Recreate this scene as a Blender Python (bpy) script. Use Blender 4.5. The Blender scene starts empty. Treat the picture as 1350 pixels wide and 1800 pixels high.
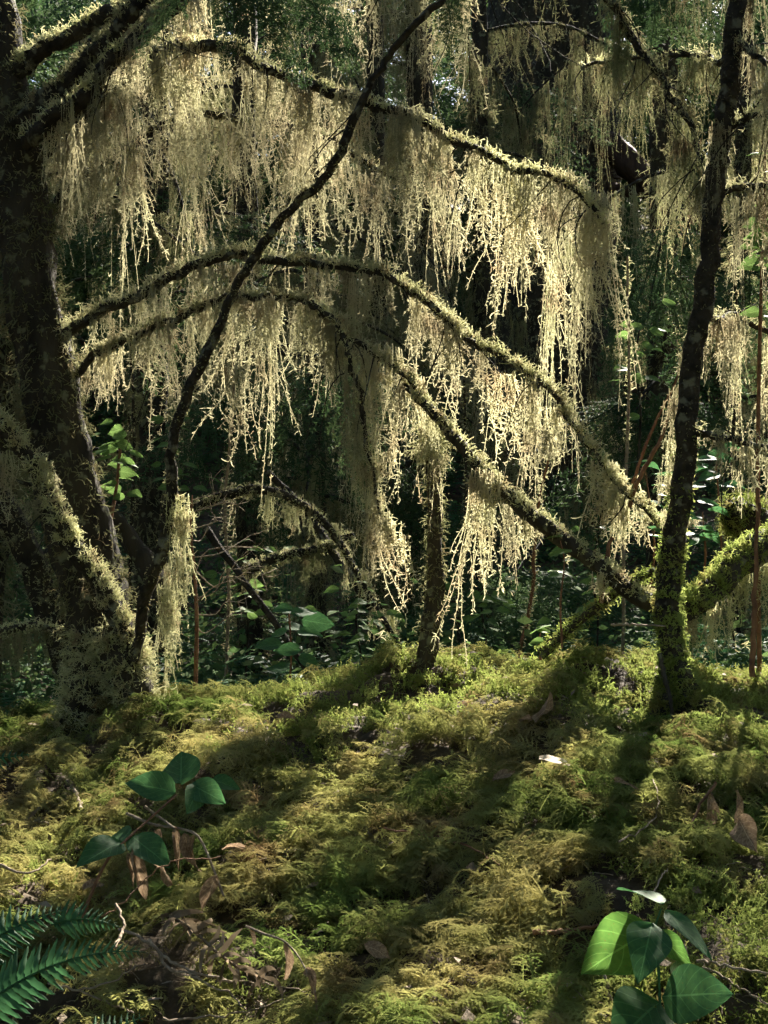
import bpy, math, random
import numpy as np

rng = np.random.default_rng(11)
random.seed(11)
R = math.radians
scene = bpy.context.scene
COL = scene.collection

# ------------------------------------------------------------------ camera
F, CX, CY, CAMZ = 2473.0, 675.0, 900.0, 1.3
cam = bpy.data.cameras.new('camera')
cam.sensor_fit = 'VERTICAL'
cam.angle = 2 * math.atan(900.0 / F)
cam.clip_start = 0.02
cam.clip_end = 400
camo = bpy.data.objects.new('camera', cam)
COL.objects.link(camo)
camo.location = (0, 0, CAMZ)
camo.rotation_euler = (R(90), 0, 0)
scene.camera = camo

# ------------------------------------------------------------------ sky, sun, exposure
SUN_AZ, SUN_EL = R(18.5), R(34)            # azimuth to the right of +Y
SUN = np.array([math.sin(SUN_AZ) * math.cos(SUN_EL), math.cos(SUN_AZ) * math.cos(SUN_EL), math.sin(SUN_EL)])
world = bpy.data.worlds.new('World')
scene.world = world
world.use_nodes = True
wn = world.node_tree.nodes
sky = wn.new('ShaderNodeTexSky')
sky.sky_type = 'NISHITA'
sky.sun_disc = False
sky.sun_elevation = SUN_EL
sky.sun_rotation = SUN_AZ
wn['Background'].inputs['Strength'].default_value = 0.05
world.node_tree.links.new(sky.outputs[0], wn['Background'].inputs['Color'])
sl = bpy.data.lights.new('sun', 'SUN')
sl.energy = 5.0
sl.angle = R(0.5)
sl.color = (1.0, 0.92, 0.79)
so = bpy.data.objects.new('sun', sl)
COL.objects.link(so)
from mathutils import Vector
so.rotation_euler = Vector(SUN).to_track_quat('Z', 'Y').to_euler()
so.location = (3, 8, 12)
vs = scene.view_settings
vs.view_transform = 'Standard'
vs.look = 'None'
vs.gamma = 1.0
vs.use_curve_mapping = False
vs.exposure = 2.8
cy = scene.cycles
cy.use_denoising = True
cy.denoiser = 'OPENIMAGEDENOISE'
cy.denoising_input_passes = 'RGB_ALBEDO_NORMAL'
cy.denoising_prefilter = 'ACCURATE'
cy.max_bounces = 4
cy.use_adaptive_sampling = True
cy.adaptive_threshold = 0.03
cy.adaptive_min_samples = 16
cy.use_light_tree = False
cy.diffuse_bounces = 3
cy.glossy_bounces = 2
cy.transmission_bounces = 3
cy.transparent_max_bounces = 4
cy.caustics_reflective = False
cy.caustics_refractive = False
cy.sample_clamp_indirect = 4.0


# ------------------------------------------------------------------ helpers
def P(px, py, d):
    """point seen at photo pixel (px, py) standing d metres away"""
    return np.array([(px - CX) / F * d, d, CAMZ - (py - CY) / F * d])


def PP(lst):
    return np.array([P(*p) for p in lst])


def nrm(v):
    return v / np.maximum(np.linalg.norm(v, axis=-1, keepdims=True), 1e-9)


class Geo:
    def __init__(s):
        s.V, s.Q, s.T, s.n = [], [], [], 0

    def add(s, V, Q=None, T=None):
        V = np.asarray(V, float).reshape(-1, 3)
        if Q is not None and len(Q):
            s.Q.append(np.asarray(Q, np.int64) + s.n)
        if T is not None and len(T):
            s.T.append(np.asarray(T, np.int64) + s.n)
        s.V.append(V)
        s.n += len(V)
        return s

    def mesh(s, name, mat, off=None, smooth=True, uv=None):
        V = np.concatenate(s.V) if s.V else np.zeros((0, 3))
        if off is not None:
            V = V - np.asarray(off)
        me = bpy.data.meshes.new(name)
        Q = np.concatenate(s.Q) if s.Q else np.zeros((0, 4), int)
        T = np.concatenate(s.T) if s.T else np.zeros((0, 3), int)
        loops = np.concatenate([Q.ravel(), T.ravel()]).astype(np.int32)
        starts = np.concatenate([np.arange(len(Q)) * 4, len(Q) * 4 + np.arange(len(T)) * 3]).astype(np.int32)
        me.vertices.add(len(V))
        me.vertices.foreach_set('co', V.astype(np.float32).ravel())
        me.loops.add(len(loops))
        me.loops.foreach_set('vertex_index', loops)
        me.polygons.add(len(starts))
        me.polygons.foreach_set('loop_start', starts)
        me.update(calc_edges=True)
        if smooth:
            me.polygons.foreach_set('use_smooth', np.ones(len(starts), bool))
        if uv is not None:
            l = me.uv_layers.new(name='UVMap')
            l.data.foreach_set('uv', np.asarray(uv, np.float32)[loops].ravel())
        if mat:
            me.materials.append(mat)
        return me


def catmull(pts, n):
    pts = np.asarray(pts, float)
    k = len(pts)
    if k == 2:
        t = np.linspace(0, 1, n)[:, None]
        return pts[0] * (1 - t) + pts[1] * t
    e = np.vstack([2 * pts[0] - pts[1], pts, 2 * pts[-1] - pts[-2]])
    u = np.linspace(0, k - 1 - 1e-6, n)
    i = u.astype(int)
    f = (u - i)[:, None]
    p0, p1, p2, p3 = e[i], e[i + 1], e[i + 2], e[i + 3]
    return 0.5 * (2 * p1 + (p2 - p0) * f + (2 * p0 - 5 * p1 + 4 * p2 - p3) * f ** 2 + (3 * p1 - p0 - 3 * p2 + p3) * f ** 3)


def ribbons(Pn, W, ref=None):
    """n ribbons: Pn (n,k,3), W (n,k) half widths"""
    n, k, _ = Pn.shape
    t = np.gradient(Pn, axis=1)
    if ref is None:
        ref = nrm(rng.normal(size=(n, 1, 3)))
    s = nrm(np.cross(t, np.broadcast_to(ref, Pn.shape)))
    a, b = Pn - s * W[..., None], Pn + s * W[..., None]
    V = np.stack([a, b], 2).reshape(-1, 3)
    base = (np.arange(n) * k * 2)[:, None] + (np.arange(k - 1) * 2)[None]
    Q = np.stack([base, base + 1, base + 3, base + 2], -1).reshape(-1, 4)
    return V, Q


def prisms(Pn, Rd, sides=3):
    n, k, _ = Pn.shape
    t = nrm(np.gradient(Pn, axis=1))
    d = Pn[:, -1] - Pn[:, 0]
    ax = np.eye(3)[np.argmin(np.abs(d), axis=1)][:, None, :]
    s = nrm(np.cross(t, np.broadcast_to(ax, Pn.shape)))
    b = np.cross(t, s)
    an = np.arange(sides) / sides * 2 * math.pi
    V = Pn[:, :, None] + Rd[..., None, None] * (np.cos(an)[:, None] * s[:, :, None] + np.sin(an)[:, None] * b[:, :, None])
    base = (np.arange(n) * k * sides)[:, None, None] + (np.arange(k - 1) * sides)[None, :, None]
    j = np.arange(sides)[None, None]
    j2 = (j + 1) % sides
    Q = np.stack([base + j, base + j2, base + sides + j2, base + sides + j], -1).reshape(-1, 4)
    return V.reshape(-1, 3), Q


def tube(path, rad, sides=12, lump=0.0, seed=0, cap=True):
    """one limb with uneven girth; rad (k,)"""
    path = np.asarray(path)
    k = len(path)
    V, Q = prisms(path[None], np.asarray(rad, float)[None], sides)
    if lump > 0:
        r = np.random.default_rng(seed)
        c = np.repeat(path, sides, 0)
        an = np.tile(np.arange(sides) / sides * 2 * math.pi, k)
        ln = np.repeat(np.arange(k), sides)
        m = np.ones(k * sides)
        for _ in range(6):
            m += lump * 0.45 * np.sin(r.integers(1, 5) * an + r.uniform(.05, .5) * ln + r.uniform(0, 6.3))
        m += lump * 0.35 * r.normal(size=k * sides)
        V = c + (V - c) * m[:, None]
    g = Geo().add(V, Q)
    if cap:
        for end in (0, k - 1):
            ring = np.arange(sides) + end * sides
            g.add(np.vstack([V[ring], path[end][None]]), None, [[i, (i + 1) % sides, sides] for i in range(sides)])
    return g


def strands(start, d0, L, k, grav=0.3, wig=0.5, r=rng, drift=1.0):
    """curling thread paths from start along d0, bending down"""
    n = len(start)
    pts = np.zeros((n, k, 3))
    pts[:, 0] = start
    d = nrm(d0)
    curl = r.normal(size=(n, 3)) * wig * drift
    st = (L / (k - 1))[:, None]
    for i in range(1, k):
        pts[:, i] = pts[:, i - 1] + d * st
        d = d + curl + r.normal(size=(n, 3)) * wig * 0.7
        d[:, 2] -= grav
        d = nrm(d)
    return pts


def sinnoise(seed, n=9, lo=1.0, hi=4.0):
    r = np.random.default_rng(seed)
    an = r.uniform(0, 6.283, n)
    fr = r.uniform(lo, hi, n)
    ph = r.uniform(0, 6.283, n)
    kx, ky = np.cos(an) * fr, np.sin(an) * fr
    def f(x, y):
        s = 0
        for i in range(n):
            s = s + np.sin(kx[i] * x + ky[i] * y + ph[i])
        return s / math.sqrt(n / 2)
    return f


# ------------------------------------------------------------------ objects
def tag(o, label=None, cat=None, group=None, kind=None):
    if label: o['label'] = label
    if cat: o['category'] = cat
    if group: o['group'] = group
    if kind: o['kind'] = kind
    return o


def obj(name, me, parent=None, loc=None, rot=None, scale=None):
    o = bpy.data.objects.new(name, me)
    COL.objects.link(o)
    if parent is not None: o.parent = parent
    if loc is not None: o.location = [float(v) for v in loc]
    if rot is not None: o.rotation_euler = [float(v) for v in rot]
    if scale is not None: o.scale = [float(v) for v in (scale if np.ndim(scale) else (scale,) * 3)]
    return o


class Thing:
    """an Empty at the thing's base; parts are built in world coordinates and stored relative to it"""
    def __init__(s, name, base, label, cat, group=None):
        s.base = np.asarray(base, float)
        s.root = tag(obj(name, None, loc=s.base), label, cat, group)
        s.root.empty_display_size = 0.05

    def part(s, name, geo, mat, parent=None, kind=None, smooth=True):
        o = obj(name, geo.mesh(name, mat, s.base, smooth), parent or s.root)
        if kind: o['kind'] = kind
        return o

    def put(s, name, me, wloc, rot=None, scale=None, parent=None):
        return obj(name, me, parent or s.root, np.asarray(wloc) - s.base, rot, scale)


# ------------------------------------------------------------------ materials
def mat_new(name):
    m = bpy.data.materials.new(name)
    m.use_nodes = True
    nt = m.node_tree
    nt.nodes.clear()
    return m, nt


def nd(nt, t, **kw):
    n = nt.nodes.new(t)
    for k, v in kw.items():
        if k in n.inputs.keys() if hasattr(n.inputs, 'keys') else False:
            n.inputs[k].default_value = v
        else:
            setattr(n, k, v)
    return n


def noise_fac(nt, scale, detail=3, coord='pos', lo=0.35, hi=0.65):
    if coord == 'pos':
        src = nd(nt, 'ShaderNodeNewGeometry').outputs['Position']
    else:
        src = nd(nt, 'ShaderNodeTexCoord').outputs['Object']
    n = nd(nt, 'ShaderNodeTexNoise')
    n.inputs['Scale'].default_value = scale
    n.inputs['Detail'].default_value = detail
    nt.links.new(src, n.inputs['Vector'])
    m = nd(nt, 'ShaderNodeMapRange')
    m.inputs[1].default_value, m.inputs[2].default_value = lo, hi
    nt.links.new(n.outputs[0], m.inputs[0])
    return m.outputs[0]


def mixc(nt, fac, a, b):
    m = nd(nt, 'ShaderNodeMix', data_type='RGBA')
    for s, v in ((m.inputs[0], fac), (m.inputs[6], a), (m.inputs[7], b)):
        if hasattr(v, 'links') or hasattr(v, 'is_linked'):
            nt.links.new(v, s)
        elif isinstance(v, (int, float)):
            s.default_value = v
        else:
            s.default_value = (*v, 1)
    return m.outputs[2]


def leafy(name, cols, scale=5.0, trans=0.45, rough=0.9, fine=60.0, rnd=True, inst=False, spec=0.0, tgain=(1.0, 1.0, 1.0)):
    """matte plant tissue that also lets light through"""
    m, nt = mat_new(name)
    c = mixc(nt, noise_fac(nt, scale), cols[0], cols[1])
    if len(cols) > 2:
        c = mixc(nt, noise_fac(nt, scale * 2.3, lo=.5, hi=.75), c, cols[2])
    if rnd:
        oi = nd(nt, 'ShaderNodeObjectInfo').outputs['Random']
        hs = nd(nt, 'ShaderNodeHueSaturation')
        mr = nd(nt, 'ShaderNodeMapRange')
        mr.inputs[3].default_value, mr.inputs[4].default_value = 0.7, 1.3
        nt.links.new(oi, mr.inputs[0])
        nt.links.new(mr.outputs[0], hs.inputs['Value'])
        nt.links.new(c, hs.inputs['Color'])
        c = hs.outputs[0]
    d = nd(nt, 'ShaderNodeBsdfPrincipled')
    d.inputs['Roughness'].default_value = rough
    d.inputs['Specular IOR Level'].default_value = spec
    nt.links.new(c, d.inputs['Base Color'])
    t = nd(nt, 'ShaderNodeBsdfTranslucent')
    mm = nd(nt, 'ShaderNodeMix', data_type='RGBA', blend_type='MULTIPLY')
    mm.inputs[0].default_value = 1
    mm.inputs[7].default_value = (*tgain, 1)
    nt.links.new(c, mm.inputs[6])
    nt.links.new(mm.outputs[2], t.inputs['Color'])
    mx = nd(nt, 'ShaderNodeMixShader')
    mx.inputs[0].default_value = trans
    nt.links.new(d.outputs[0], mx.inputs[1])
    nt.links.new(t.outputs[0], mx.inputs[2])
    out = nd(nt, 'ShaderNodeOutputMaterial')
    nt.links.new(mx.outputs[0], out.inputs[0])
    return m


def solid(name, cols, scale=20.0, rough=0.9, bump=0.5, bscale=60.0, stretch=None, spec=0.15, lichen=None):
    m, nt = mat_new(name)
    tc = nd(nt, 'ShaderNodeTexCoord').outputs['Object']
    if stretch:
        mp = nd(nt, 'ShaderNodeMapping')
        mp.inputs['Scale'].default_value = stretch
        nt.links.new(tc, mp.inputs[0])
        tc = mp.outputs[0]
    n1 = nd(nt, 'ShaderNodeTexNoise'); n1.inputs['Scale'].default_value = scale; n1.inputs['Detail'].default_value = 5
    nt.links.new(tc, n1.inputs[0])
    mr = nd(nt, 'ShaderNodeMapRange'); mr.inputs[1].default_value, mr.inputs[2].default_value = .35, .65
    nt.links.new(n1.outputs[0], mr.inputs[0])
    c = mixc(nt, mr.outputs[0], cols[0], cols[1])
    if lichen:
        c = mixc(nt, noise_fac(nt, 26, coord='obj', lo=.58, hi=.66), c, lichen)
    n2 = nd(nt, 'ShaderNodeTexNoise'); n2.inputs['Scale'].default_value = bscale; n2.inputs['Detail'].default_value = 6
    nt.links.new(tc, n2.inputs[0])
    b = nd(nt, 'ShaderNodeBump'); b.inputs['Strength'].default_value = bump; b.inputs['Distance'].default_value = 0.01
    nt.links.new(n2.outputs[0], b.inputs['Height'])
    p = nd(nt, 'ShaderNodeBsdfPrincipled')
    p.inputs['Roughness'].default_value = rough
    p.inputs['Specular IOR Level'].default_value = spec
    nt.links.new(c, p.inputs['Base Color'])
    nt.links.new(b.outputs[0], p.inputs['Normal'])
    out = nd(nt, 'ShaderNodeOutputMaterial')
    nt.links.new(p.outputs[0], out.inputs[0])
    return m


def broadleaf(name, ca, cb, rough=0.6, trans=0.3, spec=0.13, gain=1.7):
    """leathery leaf: paler midrib and side veins from its UVs, wear spots, translucency"""
    m, nt = mat_new(name)
    uv = nd(nt, 'ShaderNodeUVMap').outputs[0]
    sp = nd(nt, 'ShaderNodeSeparateXYZ')
    nt.links.new(uv, sp.inputs[0])
    def math_(op, a, b=None):
        n = nd(nt, 'ShaderNodeMath', operation=op)
        for i, v in enumerate((a, b)):
            if v is None: continue
            if isinstance(v, (int, float)): n.inputs[i].default_value = v
            else: nt.links.new(v, n.inputs[i])
        return n.outputs[0]
    av = math_('ABSOLUTE', math_('SUBTRACT', sp.outputs[1], 0.5))
    ph = math_('MULTIPLY', math_('SUBTRACT', sp.outputs[0], math_('MULTIPLY', av, 0.7)), 6.0)
    fr = math_('ABSOLUTE', math_('SUBTRACT', math_('FRACT', ph), 0.5))
    side = math_('GREATER_THAN', 0.05, fr)
    mid = math_('GREATER_THAN', 0.018, av)
    vein = math_('MAXIMUM', math_('MULTIPLY', side, 0.55), mid)
    c = mixc(nt, noise_fac(nt, 14, coord='obj'), ca, cb)
    c = mixc(nt, math_('MULTIPLY', vein, 0.5), c, tuple(min(1, v * 2.2 + 0.02) for v in cb))
    c = mixc(nt, noise_fac(nt, 55, coord='obj', lo=.66, hi=.72), c, (0.10, 0.06, 0.02))
    b = nd(nt, 'ShaderNodeBump'); b.inputs['Strength'].default_value = 0.35; b.inputs['Distance'].default_value = 0.004
    b.invert = True
    nt.links.new(vein, b.inputs['Height'])
    p = nd(nt, 'ShaderNodeBsdfPrincipled')
    p.inputs['Roughness'].default_value = rough
    p.inputs['Specular IOR Level'].default_value = spec
    nt.links.new(c, p.inputs['Base Color'])
    nt.links.new(b.outputs[0], p.inputs['Normal'])
    t = nd(nt, 'ShaderNodeBsdfTranslucent')
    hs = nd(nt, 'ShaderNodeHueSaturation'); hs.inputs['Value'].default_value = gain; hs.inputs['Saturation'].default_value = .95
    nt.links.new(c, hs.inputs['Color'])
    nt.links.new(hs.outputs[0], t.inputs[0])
    mx = nd(nt, 'ShaderNodeMixShader'); mx.inputs[0].default_value = trans
    nt.links.new(p.outputs[0], mx.inputs[1])
    nt.links.new(t.outputs[0], mx.inputs[2])
    out = nd(nt, 'ShaderNodeOutputMaterial')
    nt.links.new(mx.outputs[0], out.inputs[0])
    return m


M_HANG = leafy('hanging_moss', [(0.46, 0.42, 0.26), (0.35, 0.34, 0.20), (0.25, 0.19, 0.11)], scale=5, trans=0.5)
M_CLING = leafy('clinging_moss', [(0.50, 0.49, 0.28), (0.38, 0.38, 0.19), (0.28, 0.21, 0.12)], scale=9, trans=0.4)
M_DARKMOSS = leafy('moss_shade_tone', [(0.28, 0.27, 0.14), (0.16, 0.17, 0.08), (0.17, 0.12, 0.07)], scale=7, trans=0.35)  # darker copy of the moss, shade put into its colour
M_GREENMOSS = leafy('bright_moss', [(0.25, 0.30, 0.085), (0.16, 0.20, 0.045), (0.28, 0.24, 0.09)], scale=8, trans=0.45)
M_FLOOR = leafy('feather_moss', [(0.32, 0.285, 0.105), (0.125, 0.18, 0.042), (0.20, 0.13, 0.065)], scale=3.2, trans=0.4)
M_BARK = solid('mossy_bark', [(0.018, 0.015, 0.011), (0.05, 0.042, 0.026)], scale=14, bump=1.0, bscale=45, stretch=(1, 1, .35), lichen=(0.14, 0.14, 0.08))
M_BARK_R = solid('red_bark', [(0.03, 0.019, 0.013), (0.065, 0.04, 0.026)], scale=12, bump=1.0, bscale=35, stretch=(1, 1, .2))
M_STEM = solid('thin_bark', [(0.014, 0.012, 0.009), (0.045, 0.038, 0.025)], scale=30, bump=1.0, bscale=90, lichen=(0.13, 0.13, 0.09))
M_TWIG = solid('dry_twig', [(0.16, 0.12, 0.08), (0.26, 0.21, 0.15)], scale=40, bump=.5, bscale=150)
M_REDTWIG = solid('red_twig', [(0.12, 0.06, 0.035), (0.2, 0.11, 0.06)], scale=40, bump=.5, bscale=150)
M_SOIL = solid('forest_soil', [(0.03, 0.021, 0.012), (0.085, 0.06, 0.032)], scale=9, bump=1.0, bscale=40)
M_NEEDLE = leafy('hemlock_needles', [(0.07, 0.105, 0.04), (0.04, 0.078, 0.03)], scale=4, trans=0.35, rough=0.75, spec=.1)
M_UNDER = leafy('undergrowth_leaves', [(0.09, 0.15, 0.05), (0.06, 0.115, 0.04), (0.13, 0.15, 0.05)], scale=3, trans=0.4, rough=0.8, spec=.05)
M_FERN = leafy('fern_blade', [(0.05, 0.13, 0.05), (0.035, 0.10, 0.04)], scale=20, trans=0.3, rough=0.6, spec=.15)
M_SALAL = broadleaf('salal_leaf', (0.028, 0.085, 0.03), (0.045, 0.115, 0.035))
M_SALAL_LIT = broadleaf('salal_leaf_sunlit_tone', (0.075, 0.14, 0.03), (0.10, 0.165, 0.04), trans=.4)  # lighter copy of the salal leaf, sunlight put into its colour
M_SALAL_GLOW = broadleaf('salal_leaf_backlight_tone', (0.05, 0.12, 0.02), (0.07, 0.15, 0.025), trans=.55, gain=3.2)  # transmitted colour boosted to imitate backlight where little sun reaches
M_PALE = broadleaf('bleached_leaf', (0.36, 0.30, 0.23), (0.46, 0.39, 0.31), rough=.8, trans=.2, spec=.1)
M_DEAD = broadleaf('dead_leaf', (0.15, 0.095, 0.055), (0.27, 0.19, 0.115), rough=.8, trans=.3, spec=.1)
M_DEADFERN = leafy('dead_fern', [(0.19, 0.15, 0.10), (0.12, 0.09, 0.06)], scale=30, trans=.15)


# ------------------------------------------------------------------ ground
bump_a = sinnoise(1, 10, 8, 18)
bump_b = sinnoise(2, 12, 22, 48)
bump_c = sinnoise(3, 8, .15, .5)


def gz(x, y):
    x, y = np.asarray(x, float), np.asarray(y, float)
    c = np.interp(x, [-6, -3, -1.1, -0.83, -0.1, 0.5, 1.0, 2, 5], [.55, .62, .67, .70, .81, .88, .83, .88, 1.0])
    yc = np.interp(x, [-1, 0, .6, 1.2], [3.9, 3.9, 3.75, 3.9])
    f = np.clip(yc - y, 0, 4.0)
    z = c - 0.118 * f - 0.008 * f ** 2
    b = np.clip((y - yc) / 1.7, 0, 1)
    z = z - 0.62 * b * b * (3 - 2 * b)
    z = z + 0.30 * np.clip(y - 9, 0, 70) * np.clip((y - 9) / 8, 0, 1)
    near = np.clip(1 - (np.abs(x) + np.abs(y - 3) - 5) / 4, 0, 1)
    z = z + near * (0.016 * bump_a(x, y) + 0.012 * np.abs(bump_b(x, y)) + 0.012 * bump_b(x * .5, y * .5))
    return z + (1 - near) * 0.25 * bump_c(x, y)


def build_ground():
    u = np.linspace(-1, 1, 261)
    xs = 2.2 * u + 78 * np.sign(u) * np.abs(u) ** 6
    v = np.linspace(-1, 1, 341)
    ys = 3.2 + 3.4 * v + np.where(v > 0, 90, 30) * np.sign(v) * np.abs(v) ** 6
    X, Y = np.meshgrid(xs, ys)
    Z = gz(X, Y)
    n, k = X.shape
    i = (np.arange(n - 1)[:, None] * k + np.arange(k - 1)[None]).ravel()
    g = Geo().add(np.stack([X, Y, Z], -1).reshape(-1, 3), np.stack([i, i + 1, i + k + 1, i + k], 1))
    o = obj('ground', g.mesh('ground', M_SOIL))
    tag(o, kind='structure')


build_ground()


# ------------------------------------------------------------------ scatter (stuff only)
def scatter(name, pts, rot, sc, idx, meshes, label, cat=None):
    coll = bpy.data.collections.new(name + '_source')
    for i, me in enumerate(meshes):
        coll.objects.link(bpy.data.objects.new('%s_source_%02d' % (name, i), me))
    me = bpy.data.meshes.new(name)
    me.vertices.add(len(pts))
    me.vertices.foreach_set('co', np.asarray(pts, np.float32).ravel())
    a = me.attributes.new('rot', 'FLOAT_VECTOR', 'POINT'); a.data.foreach_set('vector', np.asarray(rot, np.float32).ravel())
    a = me.attributes.new('scl', 'FLOAT', 'POINT'); a.data.foreach_set('value', np.asarray(sc, np.float32))
    a = me.attributes.new('idx', 'INT', 'POINT'); a.data.foreach_set('value', np.asarray(idx, np.int32))
    o = obj(name, me)
    tag(o, label, cat, kind='stuff')
    ng = bpy.data.node_groups.new(name, 'GeometryNodeTree')
    ng.interface.new_socket('Geometry', in_out='INPUT', socket_type='NodeSocketGeometry')
    ng.interface.new_socket('Geometry', in_out='OUTPUT', socket_type='NodeSocketGeometry')
    N, Lk = ng.nodes, ng.links
    gi, go = N.new('NodeGroupInput'), N.new('NodeGroupOutput')
    ip = N.new('GeometryNodeInstanceOnPoints')
    ci = N.new('GeometryNodeCollectionInfo')
    ci.inputs['Collection'].default_value = coll
    ci.inputs['Separate Children'].default_value = True
    ci.inputs['Reset Children'].default_value = True
    def na(nm, t):
        n = N.new('GeometryNodeInputNamedAttribute'); n.data_type = t; n.inputs['Name'].default_value = nm
        return n.outputs[0]
    e2r = N.new('FunctionNodeEulerToRotation')
    Lk.new(na('rot', 'FLOAT_VECTOR'), e2r.inputs[0])
    Lk.new(gi.outputs[0], ip.inputs['Points'])
    Lk.new(ci.outputs[0], ip.inputs['Instance'])
    ip.inputs['Pick Instance'].default_value = True
    Lk.new(na('idx', 'INT'), ip.inputs['Instance Index'])
    Lk.new(e2r.outputs[0], ip.inputs['Rotation'])
    Lk.new(na('scl', 'FLOAT'), ip.inputs['Scale'])
    Lk.new(ip.outputs[0], go.inputs[0])
    md = o.modifiers.new('scatter', 'NODES')
    md.node_group = ng
    return o


# ------------------------------------------------------------------ hanging moss
def tassel_geo(L, width, leads, shorts, r):
    """a hank of hanging moss: bundled leaders, a ragged shorter skirt, all set with curly branchlets"""
    st, ln = [], []
    for _ in range(leads):
        a, q = r.uniform(0, 6.28), width * .5 * math.sqrt(r.uniform(0, 1))
        c = np.array([q * math.cos(a), q * math.sin(a)])
        l0 = L * r.uniform(.72, 1.05)
        for _ in range(4):
            st.append(c + r.normal(size=2) * .006)
            ln.append(l0 * r.uniform(.55, 1))
    for _ in range(shorts):
        a, q = r.uniform(0, 6.28), width * .62 * math.sqrt(r.uniform(0, 1))
        st.append([q * math.cos(a), q * math.sin(a)])
        ln.append(L * r.uniform(.12, .55))
    st, ln = np.array(st), np.array(ln)
    n, k = len(st), 13
    P0 = np.c_[st, r.uniform(-.004, .012, n)]
    pts = strands(P0, np.c_[r.normal(size=(n, 2)) * .06, -np.ones(n)], ln, k, grav=.4, wig=.2, r=r, drift=.42)
    g = Geo()
    tt = np.linspace(1, .45, k)[None]
    g.add(*ribbons(pts, .0015 * tt * np.ones((n, 1))))
    nb = np.maximum(5, (ln * 150).astype(int))
    si = np.repeat(np.arange(n), nb)
    t = r.uniform(0.02, 1, len(si)) * (k - 1.001)
    i = t.astype(int); f = (t - i)[:, None]
    b0 = pts[si, i] * (1 - f) + pts[si, i + 1] * f
    m = len(si)
    d = r.normal(size=(m, 3)); d[:, 2] = d[:, 2] * .5 - .25
    bl = r.uniform(.006, .021, m) * np.where(r.uniform(size=m) < .12, 1.7, 1)
    bp = strands(b0, d, bl, 5, grav=.2, wig=.55, r=r)
    g.add(*ribbons(bp, .00115 * np.array([1, 1, .95, .8, .4])[None] * r.uniform(.7, 1.25, (m, 1))))
    return g


TASSEL = {}
for nm, L, w, le, sh in (('s', .14, .075, 4, 8), ('m', .28, .08, 3, 9), ('l', .48, .085, 3, 8)):
    TASSEL[nm] = [(tassel_geo(L, w, le, sh, np.random.default_rng(100 + 10 * i + ord(nm))), L) for i in range(7)]
_tm = {}


def tassel_mesh(Lw, mat):
    nm = 's' if Lw < .19 else ('m' if Lw < .37 else 'l')
    i = int(rng.integers(0, 7))
    key = (nm, i, mat.name)
    if key not in _tm:
        _tm[key] = TASSEL[nm][i][0].mesh('moss_tassel', mat, smooth=False)
    return _tm[key], TASSEL[nm][i][1]


def hang(T, branch, path, lens, mat, spacing=.042, spread=.03, xs=(.8, 1.3), keep=1.0, flat=.45):
    """tassels as sub-parts of a branch; lens = hanging length in metres at evenly spaced stations along it"""
    seg = np.linalg.norm(np.diff(path, axis=0), axis=1)
    tot = seg.sum()
    cum = np.r_[0, np.cumsum(seg)] / tot
    n = max(2, int(tot / spacing))
    ph = rng.uniform(0, 6.28, 3)
    yaw0 = math.atan2(path[-1][1] - path[0][1], path[-1][0] - path[0][0])
    for j in range(n):
        t = (j + rng.uniform(0, 1)) / n
        m = t * tot
        c = .5 * math.sin(m * 17 + ph[0]) + .5 * math.sin(m * 41 + ph[1])      # hanks gather in places
        if rng.uniform() > keep * (.78 + .4 * c): continue
        L = float(np.interp(t, np.linspace(0, 1, len(lens)), lens)) * (1 + .45 * c) * rng.uniform(.38, 1.22)
        w = rng.uniform(*xs)
        if rng.uniform() < .2:
            L *= 1.7; w *= .5
        if L < .02: continue
        p = np.array([np.interp(t, cum, path[:, c_]) for c_ in range(3)])
        p = p + np.r_[rng.normal() * spread, rng.normal() * spread * .4, -rng.uniform(0, .012)]
        me, L0 = tassel_mesh(L, mat)
        s = L / L0
        w = w * (.65 + .35 * min(s, 1.4))
        T.put('moss_tassel', me, p, (rng.normal() * .04, rng.normal() * .04, yaw0 + rng.choice([0, math.pi]) + rng.normal() * .35), (w, w * flat, s), parent=branch)


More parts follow.
